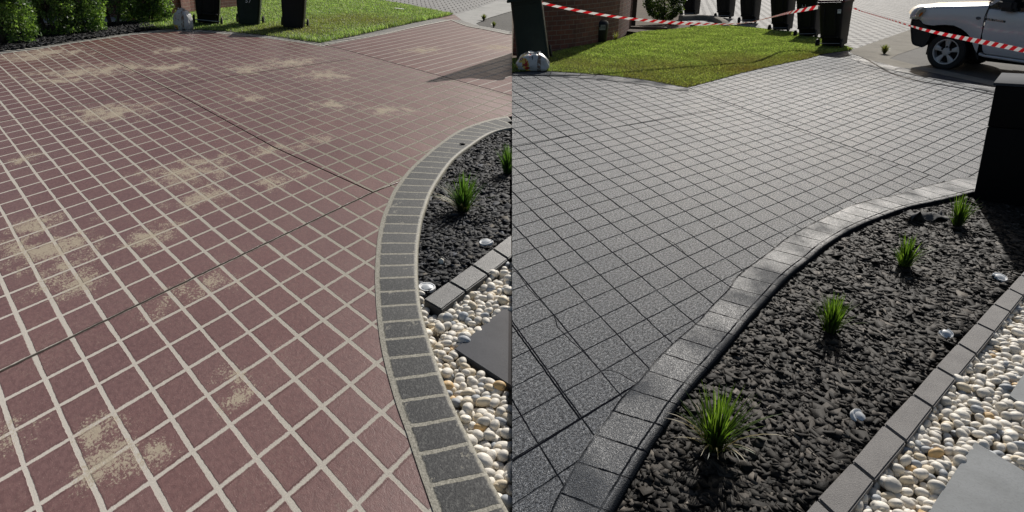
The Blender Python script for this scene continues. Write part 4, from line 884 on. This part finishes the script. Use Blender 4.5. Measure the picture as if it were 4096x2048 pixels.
def sack(label, loc, s, yaw, seed, rot=(0, 0)):
    t = thing('sack', label, 'sack', loc, yaw, 1, 0, 'printed white sacks'); v, f = ico(5); g2 = np.random.default_rng(seed)
    v = np.sign(v) * np.abs(v) ** .55; r_ = 1 + sum(.035 * np.abs(np.sin(v @ g2.normal(0, 3.2, 3) + i)) for i in range(7)) - .12
    v = v * r_[:, None] * np.array(s); v[:, 0] *= 1 - .35 * (v[:, 2] / s[2] * .5 + .5) ** 2; v[:, 2] += s[2] * .92
    v[:, 2] = np.maximum(v[:, 2], .004); npmesh('bag', v, f, mat_sack(), t, smooth=True)
    nk = MB(); rows = []
    for i in range(4):
        rows.append([Vector((math.cos(a) * s[0] * (.55, .25, .3, .42)[i] * (1 + .25 * math.sin(a * 5)), math.sin(a) * s[1] * (.6, .3, .3, .4)[i], s[2] * (1.65, 1.86, 1.98, 2.08)[i] + .01 * math.sin(a * 4))) for a in [2 * math.pi * k / 20 for k in range(20)]])
    nk.grid(rows, closed=True); nk.build('gathered_neck', simple('sack_plastic', (.62, .62, .6), .35), t, smooth=True)
    return t
sack('upright printed white sack standing against the first black bin', P(737, 118), (.185, .13, .20), -10, 2)
sack('crumpled white sack slumped at the foot of the large green bin', P(2126, 283) + Vector((.02, .08, 0)), (.25, .17, .13), 8, 5)

# --- black letterbox pillar
mp = P(3890, 806, -.05); right = Vector((math.cos(R(-12)), math.sin(R(-12)), 0)); back = Vector((-right.y, right.x, 0))
mb_ = thing('letterbox_pillar', 'tall matt black letterbox pillar standing in the bark bed', 'letterbox', mp, -36, 1, lean=-4)
hgt = .95; M_LB = simple('matt_black_steel', (.004, .004, .0045), .6, spec=.15, bump=.1, bscale=200, bdist=.001)
m = MB(); m.box((.26, .24, .30), (.52, .48, .60), bev=.006); m.build('lower_case', M_LB, mb_, auto=30)
m = MB(); m.box((.26, .24, .758), (.52, .48, .306), bev=.006); m.build('upper_case', M_LB, mb_, auto=30)
m = MB(); m.box((.26, .24, .925), (.55, .51, .022), bev=.004); m.build('top_plate', simple('satin_grey_top', (.05, .058, .07), .85, spec=.12), mb_, auto=30)

# --- barrier tape
def mat_tape():
    n = N('red_white_tape'); uv = n.tc('UV'); s = n.m_('FRACT', n.m_('ADD', n.sep(uv, 0), n.m_('MULTIPLY', n.sep(uv, 1), -.35)))
    c = n.mix(n.m_('GREATER_THAN', s, .5), (.80, .79, .76), (.62, .012, .02)); m = n.fin(c, .28, spec=.6)
    tr = n.t.nodes.new('ShaderNodeBsdfTranslucent'); n.put(tr.inputs[0], c); mx = n.t.nodes.new('ShaderNodeMixShader'); mx.inputs[0].default_value = .35
    n.t.links.new(n.b.outputs[0], mx.inputs[1]); n.t.links.new(tr.outputs[0], mx.inputs[2]); n.t.links.new(mx.outputs[0], n.out.inputs[0]); return m
M_TAPE = mat_tape()
def tape(label, pts, pitch, n=140):
    """pts: (px, py, depth, width, roll deg)"""
    P5 = [(PD(x, y, d), w_, r_) for x, y, d, w_, r_ in pts]; path = smooth_path([p[0] for p in P5], .08); L = [0]
    for a, b in zip(path, path[1:]): L.append(L[-1] + (b - a).length)
    ks = [min(range(len(path)), key=lambda i: (path[i] - p[0]).length) for p in P5]; ks[-1] = len(path) - 1
    mb = MB(); prev = None
    for i, p in enumerate(path):
        w_ = np.interp(L[i], [L[k] for k in ks], [p_[1] for p_ in P5]); r_ = np.interp(L[i], [L[k] for k in ks], [p_[2] for p_ in P5])
        d = (path[min(i + 1, len(path) - 1)] - path[max(i - 1, 0)]).normalized(); sd_ = Vector((0, 0, 1)); sd_ = (sd_ - d * sd_.dot(d)).normalized(); sd_.rotate(Matrix.Rotation(R(r_), 3, d))
        cur = (p - sd_ * w_ / 2, p + sd_ * w_ / 2, L[i] / pitch)
        if prev: mb.add([prev[0], cur[0], cur[1], prev[1]], [[0, 1, 2, 3]], [[(prev[2], 0), (cur[2], 0), (cur[2], 1), (prev[2], 1)]])
        prev = cur
    o = mb.build('barrier_tape', M_TAPE, fix=False, smooth=True); return tag(o, label, 'barrier tape', 'red and white striped barrier tapes')
d6 = depth_of(P(3334, 186)) 
d1 = depth_of(P(2131, 250))
tape('long striped tape sagging over the lawn from green bin to maroon lidded bin', [(2062,-20,d1-.35,.05,20),(2160,10,d1-.3,.05,35),(2320,44,d1-.3,.05,35),(2500,72,d1-.2,.05,40),(2700,91,d1+.3,.06,30),(2870,96.5,d1+.8,.06,60),(2980,92,d1+1.15,.06,75),(3060,75,d1+1.5,.065,58),(3150,52,d6-.6,.07,35),(3220,38,d6-.3,.08,15),(3272,28,d6-.27,.08,5)], .20)
tape('short loop of striped tape wrapped round the maroon lidded bin', [(3272,20,d6-.30,.035,10),(3305,29,d6-.40,.035,10),(3345,36,d6-.46,.04,5),(3375,30,d6-.34,.045,5),(3404,24,d6-.2,.05,5)], .12)
dE = 9.4
tape('striped tape running from the bin past the white car wheel', [(3403,27,d6-.2,.04,20),(3450,46,d6-.6,.045,45),(3560,78,13.3,.05,50),(3640,103,12.6,.055,50),(3700,120,12.25,.06,40),(3800,142,11.9,.065,25),(3920,166,11.4,.07,5),(4026,187,11.0,.065,0),(4110,205,10.7,.06,0),(4200,222,10.3,.05,0)], .155)

# ------------------------------------------------------------------ white utility car, side on
PHI = R(48); C0 = P(3790, 283, -.03); dS = Vector((math.cos(PHI), -math.sin(PHI), 0)); dT = Vector((math.sin(PHI), math.cos(PHI), 0))
car = thing('parked_utility', 'white utility car with grey alloy wheel and black bumper parked at the gutter', 'car', C0, -math.degrees(PHI))
def SZ(x, y):
    v = PP(x, y, C0, dT) - C0; return (v.dot(dS), v.z)
KAP = .325
def L3(s, t, z): return Vector((s - KAP * max(0, t) * max(0, 1 - (s + .63) / .55) ** 2 if s < -.08 and t < .4 else s, t, z))
n = N('white_car_paint'); lw = n.t.nodes.new('ShaderNodeLayerWeight'); M_PAINT = n.fin(n.mix(n.noise(n.tc(), 3, 3), (.60, .61, .63), (.66, .67, .69)), .32, n.bump(n.noise(n.tc(), 900, 1), .03, .001), metal=.15, coat=1., Coat_Roughness=.06)
M_BLKPL = simple('black_bumper_plastic', (.016, .016, .018), .55, bump=.2, bscale=300, bdist=.001)
M_GLASS = simple('dark_glass', (.01, .012, .014), .05, coat=1.); M_ALLOY = simple('grey_alloy', (.55, .55, .55), .42, metal=.3)
M_WELL = simple('wheel_well', (.006, .006, .006), .9)
W_ = 1.55
top_px = [(3646,60),(3652,48),(3660,38),(3672,30),(3690,26),(3704,27),(3740,25),(3790,24),(3840,23),(3900,22),(3952,20),(3985,8),(4020,4),(4060,8),(4096,10),(4200,14),(4400,22)]
bot_px = [(3650,78),(3662,80),(3676,80),(3684,86),(3690,95),(3705,100),(3735,103),(3748,101),(3780,100),(3815,103),(3845,116),(3866,132),(3882,152),(3890,178),(3899,200),(3912,222),(3930,229),(4096,254),(4250,280),(4400,305)]
tsz = sorted(SZ(*p) for p in top_px); bsz = sorted(SZ(*p) for p in bot_px)
ss = sorted(set([round(v, 3) for v in np.linspace(tsz[0][0] + .004, tsz[-1][0], 60)] + [round(p[0], 3) for p in bsz if p[0] > tsz[0][0]] + [round(p[0], 3) for p in tsz]))
ft = lambda s: float(np.interp(s, [p[0] for p in tsz], [p[1] for p in tsz])); fb = lambda s: float(np.interp(s, [p[0] for p in bsz], [p[1] for p in bsz]))
s0 = tsz[0][0]; sA = SZ(3952, 20)[0]
def nose_in(s): return .13 * max(0, 1 - (s - s0) / .34) ** 2.0      # plan view rounding of the front corner
def section(s):
    zt, zb = ft(s), fb(s); zt = max(zt, zb + .02); y0 = nose_in(s); h = zt - zb; r = min(.055, h * .45); pts = []
    pts.append(L3(s, y0 + .03, zb - .0)); pts.append(L3(s, y0 + .004, zb + .004))
    for q in (.12, .35, .6, .8): pts.append(L3(s, y0 - .012 * math.sin(q * 3.14), zb + (h - r) * q))
    for k in range(7):
        a = k / 6 * math.pi / 2; pts.append(L3(s, y0 + r - r * math.cos(a), zt - r + r * math.sin(a)))
    hood = s < sA + .02
    rise = .055 if hood else .0
    for q in (.08, .1, .14, .25, .4, .5):
        pts.append(L3(s, y0 + r + (W_ - 2 * y0 - 2 * r) * q, zt + rise * math.sin(min(1, q * 2) * math.pi / 2) + (-.006 if q == .09 else 0)))
    left = [L3(v.x, W_ - v.y, v.z) for v in pts[:-1]][::-1]
    return pts + left
sA2 = SZ(3958, 20)[0]
rows = [section(s) for s in ss if s <= sA2]; m = MB(); m.grid(rows)
m.add(rows[0], [list(range(len(rows[0])))])
m.build('front_body', M_PAINT, car, auto=38)
# door and sill panels on both sides
def sidepoly(px, t0, th, name, mat, parent, bev=.0):
    sz = [SZ(*p) for p in px]; pp = [Vector((s, t0, z)) for s, z in sz]; mm = MB(); mm.prism(pp, (0, th, 0)); return mm.build(name, mat, parent, auto=30)
fend_gap = [(3961,24),(3950,42),(3941,65),(3934,95),(3930,130),(3928,170),(3929,200),(3934,212),(3945,219)]
cab = [(3950,20),(3985,8),(4040,8),(4400,20),(4400,300),(4096,252),(3925,226),(3912,222)]
gsz = sorted((z, s) for s, z in [SZ(*p) for p in fend_gap[:-1]]); gap_s = lambda z: float(np.interp(z, [p[0] for p in gsz], [p[1] for p in gsz]))
# cab side skin (slightly bowed), behind the gap line
def skin(s_list, topf, botf, name, off=0., parent=car, mat=M_PAINT, far=False):
    rows = []
    for s in s_list:
        zt, zb = topf(s), botf(s); h = zt - zb; row = [L3(s, off + .03, zb), L3(s, off + .004, zb + .01)]
        for q in (.08, .15, .22, .3, .4, .5, .6, .7, .8, .9): row.append(L3(s, off - .016 * math.sin(q * 3.0), zb + h * q))
        row += [L3(s, off + .006, zt - .012), L3(s, off + .03, zt), L3(s, off + .09, zt + .002)]
        rows.append(row)
    if name == 'door': rows = [[Vector((max(v.x, gap_s(v.z)), v.y, v.z)) for v in r_] for r_ in rows]
    if far: rows = [[L3(v.x, W_ - v.y, v.z) for v in r_] for r_ in rows]
    mm = MB(); mm.grid(rows); return mm.build(name, mat, parent, auto=40)
dsz = sorted(SZ(*p) for p in [(3930,130),(3941,65),(3961,34),(4040,44),(4060,47),(4096,49),(4400,58)])
belt = lambda s: float(np.interp(s, [p[0] for p in dsz], [max(p[1], dsz[2][1] - .005) if i < 3 else p[1] for i, p in enumerate(dsz)]))
send = SZ(4400, 100)[0]
door = skin([v for v in np.concatenate([np.linspace(SZ(3927,150)[0], SZ(3970,150)[0], 8), np.linspace(SZ(3980,150)[0], send, 22)])], belt, lambda s: fb(s) + .055, 'door', -.004)
sill = skin([v for v in np.linspace(SZ(3913,222)[0], send, 20)], lambda s: fb(s) + .05, fb, 'sill', .012)
skin([v for v in np.concatenate([np.linspace(SZ(3927,150)[0], SZ(3970,150)[0], 8), np.linspace(SZ(3980,150)[0], send, 22)])], belt, lambda s: fb(s) + .055, 'door', -.004, far=True); skin([v for v in np.linspace(SZ(3913,222)[0], send, 20)], lambda s: fb(s) + .05, fb, 'sill', .012, far=True)
# dark shut line: a slim strip following the door edge, standing 2 mm proud
gl = MB(); gp = [SZ(*p) for p in fend_gap]; prev = None
for i, (s, z) in enumerate(gp):
    q = (L3(s - .003, -.020, z), L3(s + .003, -.020, z), L3(s + .003, .01, z), L3(s - .003, .01, z))
    if prev: gl.add(list(prev) + list(q), [[0, 1, 5, 4], [1, 2, 6, 5], [3, 0, 4, 7]])
    prev = q
gl.build('door_gap', M_WELL, door)
# cabin: A pillar, side window, windscreen, roof
cb = MB(); pil = [SZ(*p) for p in [(3946,23),(3962,23),(4026,-14),(4090,-58),(4084,-66),(4018,-24)]]
cb.prism([L3(s, .03, z) for s, z in pil], (0, .06, 0)); cb.prism([L3(s, W_ - .09, z) for s, z in pil], (0, .06, 0))
rz = SZ(4100, -64)[1]; rs_ = SZ(4086, -64)[0]; cb.box(((rs_ + send) / 2, W_ / 2, rz + .02), (send - rs_, W_ - .24, .06), bev=.02)
cb.build('cabin_frame', M_PAINT, car, auto=30)
gw = MB(); a_ = SZ(3958, 23); b_ = SZ(4088, -62)
gw.add([L3(a_[0] - .02, .10, a_[1] + .01), L3(a_[0] - .02, W_ - .10, a_[1] + .01), L3(b_[0], W_ - .16, b_[1]), L3(b_[0], .16, b_[1])], [[0, 1, 2, 3]])
gw.build('windscreen', M_GLASS, car)
sw = MB(); sw.prism([L3(*(lambda q: (q[0], .05, q[1]))(SZ(*p))) for p in [(3985,22),(4030,-8),(4092,-52),(4400,-50),(4400,58),(4096,49),(4040,44),(3990,36)]], (0, .01, 0)); sw.build('side_window', M_GLASS, car)
cw = MB(); q_ = SZ(3946, 14); cw.box((q_[0] + .03, W_ / 2, q_[1] + .005), (.11, W_ - .3, .02), bev=.006); cw.build('scuttle', M_BLKPL, car)
wi = MB(); wi.tube([L3(q_[0], .15, q_[1] + .02), L3(q_[0] + .10, .35, q_[1] + .07), L3(q_[0] + .16, .7, q_[1] + .10)], .008, 6); wi.build('wiper', M_BLKPL, car)
# inner dark well and under-body
wl = MB(); wa = SZ(3700, 110); wb_ = SZ(3905, 225); wl.box(((wa[0] + send) / 2, W_ / 2, .45), (send - wa[0] - .03, W_ - .5, .5), bev=.01)
ar = [SZ(*p) for p in [(3684,86),(3690,95),(3705,101),(3735,104),(3780,101),(3815,104),(3845,117),(3866,133),(3882,153),(3890,179),(3899,201),(3912,223)]]
prev = None
for s, z in ar:
    q = (L3(s, .012, z - .003), L3(s, .42, z - .003))
    if prev: wl.add([prev[0], q[0], q[1], prev[1]], [[0, 1, 2, 3]])
    prev = q
wl.build('wheel_arch_liner', M_WELL, car)
# bumper
bp = [(3651,79),(3646,100),(3645,120),(3645,165),(3650,178),(3662,184),(3688,190),(3702,181),(3706,170),(3714,163),(3722,140),(3716,112),(3700,102),(3689,95),(3683,86),(3676,81)]
bs_ = [SZ(*p) for p in bp]; mm = MB(); cen = (np.mean([p[0] for p in bs_]), np.mean([p[1] for p in bs_]))
rows = []
for t_, k in ((.022, .93), (.0, .98), (-.006, 1.0), (.03, 1.0), (.16, 1.0)):
    row = []
    for s, z in bs_:
        s2 = cen[0] + (s - cen[0]) * k; z2 = cen[1] + (z - cen[1]) * k; row.append(L3(s2, t_ + nose_in(max(s2, s0)) * .8, z2))
    rows.append(row)
mm.grid(rows, closed=True); mm.add(rows[0], [list(range(len(rows[0])))])
mid = SZ(3651, 79), SZ(3645, 165), SZ(3688, 190)
mm.box((mid[1][0] + .05, W_ / 2, (mid[0][1] + mid[2][1]) / 2), (.16, W_ - .34, mid[0][1] - mid[2][1] - .01), bev=.03)
mm.build('bumper', M_BLKPL, car, auto=45)
# headlight
hp = [(3684,32),(3696,27),(3704,32),(3703,43),(3697,54),(3687,67),(3676,77),(3662,78),(3660,70),(3663,57),(3672,42)]
n = N('headlight_lens'); M_LENS = n.fin(n.mix(n.noise(n.tc(), 18, 3), (.30, .30, .25), (.48, .47, .40)), .1, coat=1.)
hs = [SZ(*p) for p in hp]; c_ = (np.mean([p[0] for p in hs]), np.mean([p[1] for p in hs])); rows = []
for k, d_ in ((1.0, .03), (1.0, -.018), (.9, -.030), (.6, -.038), (.25, -.040)):
    rows.append([L3(c_[0] + (s - c_[0]) * k, d_ + nose_in(c_[0] + (s - c_[0]) * k), c_[1] + (z - c_[1]) * k) for s, z in hs])
mm = MB(); mm.grid(rows, closed=True); mm.add(rows[-1], [list(range(len(hs)))]); hl = mm.build('headlight', M_LENS, car, auto=50)
ip = [SZ(*p) for p in [(3684,50),(3694,49),(3690,58),(3681,66),(3674,68),(3676,59)]]
mm = MB(); mm.prism([L3(s, nose_in(s) - .048, z) for s, z in ip], (0, .02, 0)); mm.build('indicator', simple('amber_lens', (.45, .13, .02), .15), hl)
rp_ = SZ(3914.5, 72.5); mm = MB(); mm.lathe(L3(rp_[0], -.014, rp_[1]), (0, -1, 0), [(.040, 0), (.036, .006), (.015, .010), (0, .010)], 20); o = mm.build('side_repeater', simple('smoked_lens', (.10, .10, .11), .2), car, auto=50)
for v in o.data.vertices: v.co.z = rp_[1] + (v.co.z - rp_[1]) * .6
# mirror
mp_ = SZ(4042, 20); mm = MB(); bm = bmesh.new(); bmesh.ops.create_cube(bm, size=1); bmesh.ops.scale(bm, vec=(.25, .16, .19), verts=bm.verts); bmesh.ops.bevel(bm, geom=bm.edges[:], offset=.05, segments=4, affect='EDGES')
for v in bm.verts: v.co.x += -.12 * v.co.z * (1 if v.co.x < 0 else .2)
bm.transform(Matrix.Translation((mp_[0], -.13, mp_[1]))); mm.bm(bm); mm.box((mp_[0] + .06, -.02, mp_[1] - .07), (.12, .10, .05), bev=.015); mm.build('wing_mirror', M_BLKPL, car, auto=50)
bd = SZ(3982, 81); MX = Matrix.Translation((bd[0], -.0185, bd[1])) @ Matrix.Rotation(R(4), 4, 'Y') @ XZ
bk = MB(); bk.box((0, 0, 0), (.31, .032, .004), bev=.001, M=MX); bgo = bk.build('badge', M_BLKPL, car)
text('badge_lettering', '3.0L TURBO', bgo, .042, MX @ Matrix.Translation((0, 0, .003)), simple('chrome_letters', (.7, .7, .7), .25, metal=.8), .001, 1.12)
# wheel
def wheel(s, t, z, rT, face):
    ay = (0, face, 0); o = L3(s, t, z); tw = .11
    ty = MB(); ty.lathe(o, ay, [(rT * .66, -tw), (rT * .80, -tw * 1.05), (rT * .94, -tw), (rT, -tw * .8), (rT, tw * .8), (rT * .94, tw), (rT * .80, tw * 1.05), (rT * .66, tw * .9), (rT * .66, -tw)], 48)
    tyo = ty.build('wheel', M_RUB, car, auto=40)
    rm = MB(); rr = rT * .66
    rm.lathe(o, ay, [(rr * 1.04, tw * .93), (rr * 1.03, tw * 1.0), (rr * .96, tw * .98), (rr * .93, tw * .80), (rr * .90, -tw * .6)], 48)
    rm.lathe(o, ay, [(rr * .34, tw * .55), (rr * .34, tw * .80), (rr * .27, tw * .92), (rr * .20, tw * .93), (rr * .19, tw * .97), (0, tw * .99)], 30)
    for k in range(5):
        a0 = math.pi / 2 + k * 2 * math.pi / 5
        def pt(r, a, d): return o + Vector((r * math.cos(a), face * d, r * math.sin(a)))
        q = []
        for r, ha, d in ((rr * .26, .50, tw * .80), (rr * .55, .27, tw * .88), (rr * .80, .25, tw * .90), (rr * .97, .26, tw * .90)):
            q.append([pt(r, a0 - ha, d - .035), pt(r, a0 - ha, d - .006), pt(r, a0 - ha * .8, d), pt(r, a0 + ha * .8, d), pt(r, a0 + ha, d - .006), pt(r, a0 + ha, d - .035)])
        rm.grid(q)
    rm.build('rim', M_ALLOY, tyo, auto=35)
    nt_ = MB()
    for k in range(6):
        a = math.pi / 2 + k * math.pi / 3; c = o + Vector((rr * .40 * math.cos(a), face * tw * .80, rr * .40 * math.sin(a))); nt_.lathe(c, ay, [(rr * .085, -.02), (rr * .085, .012), (rr * .06, .014), (0, .010)], 14)
    nt_.lathe(o, ay, [(rr * .93, -.02), (0, -.02)], 30)
    nt_.build('wheel_nuts', M_RUB, tyo, auto=40)
wc = SZ(3783, 207); rT = wc[1]
wheel(wc[0], .10, rT, rT, -1); wheel(wc[0], W_ - .10, rT, rT, 1)
wheel(wc[0] + 2.6, .10, rT, rT, -1); wheel(wc[0] + 2.6, W_ - .10, rT, rT, 1)
fl = MB(); fl.prism([L3(*(lambda q: (q[0], .02, q[1]))(SZ(*p))) for p in [(3893,183),(3903,205),(3913,224),(3908,240),(3900,222)]], (0, .2, 0)); fl.build('mud_flap', M_RUB, car)
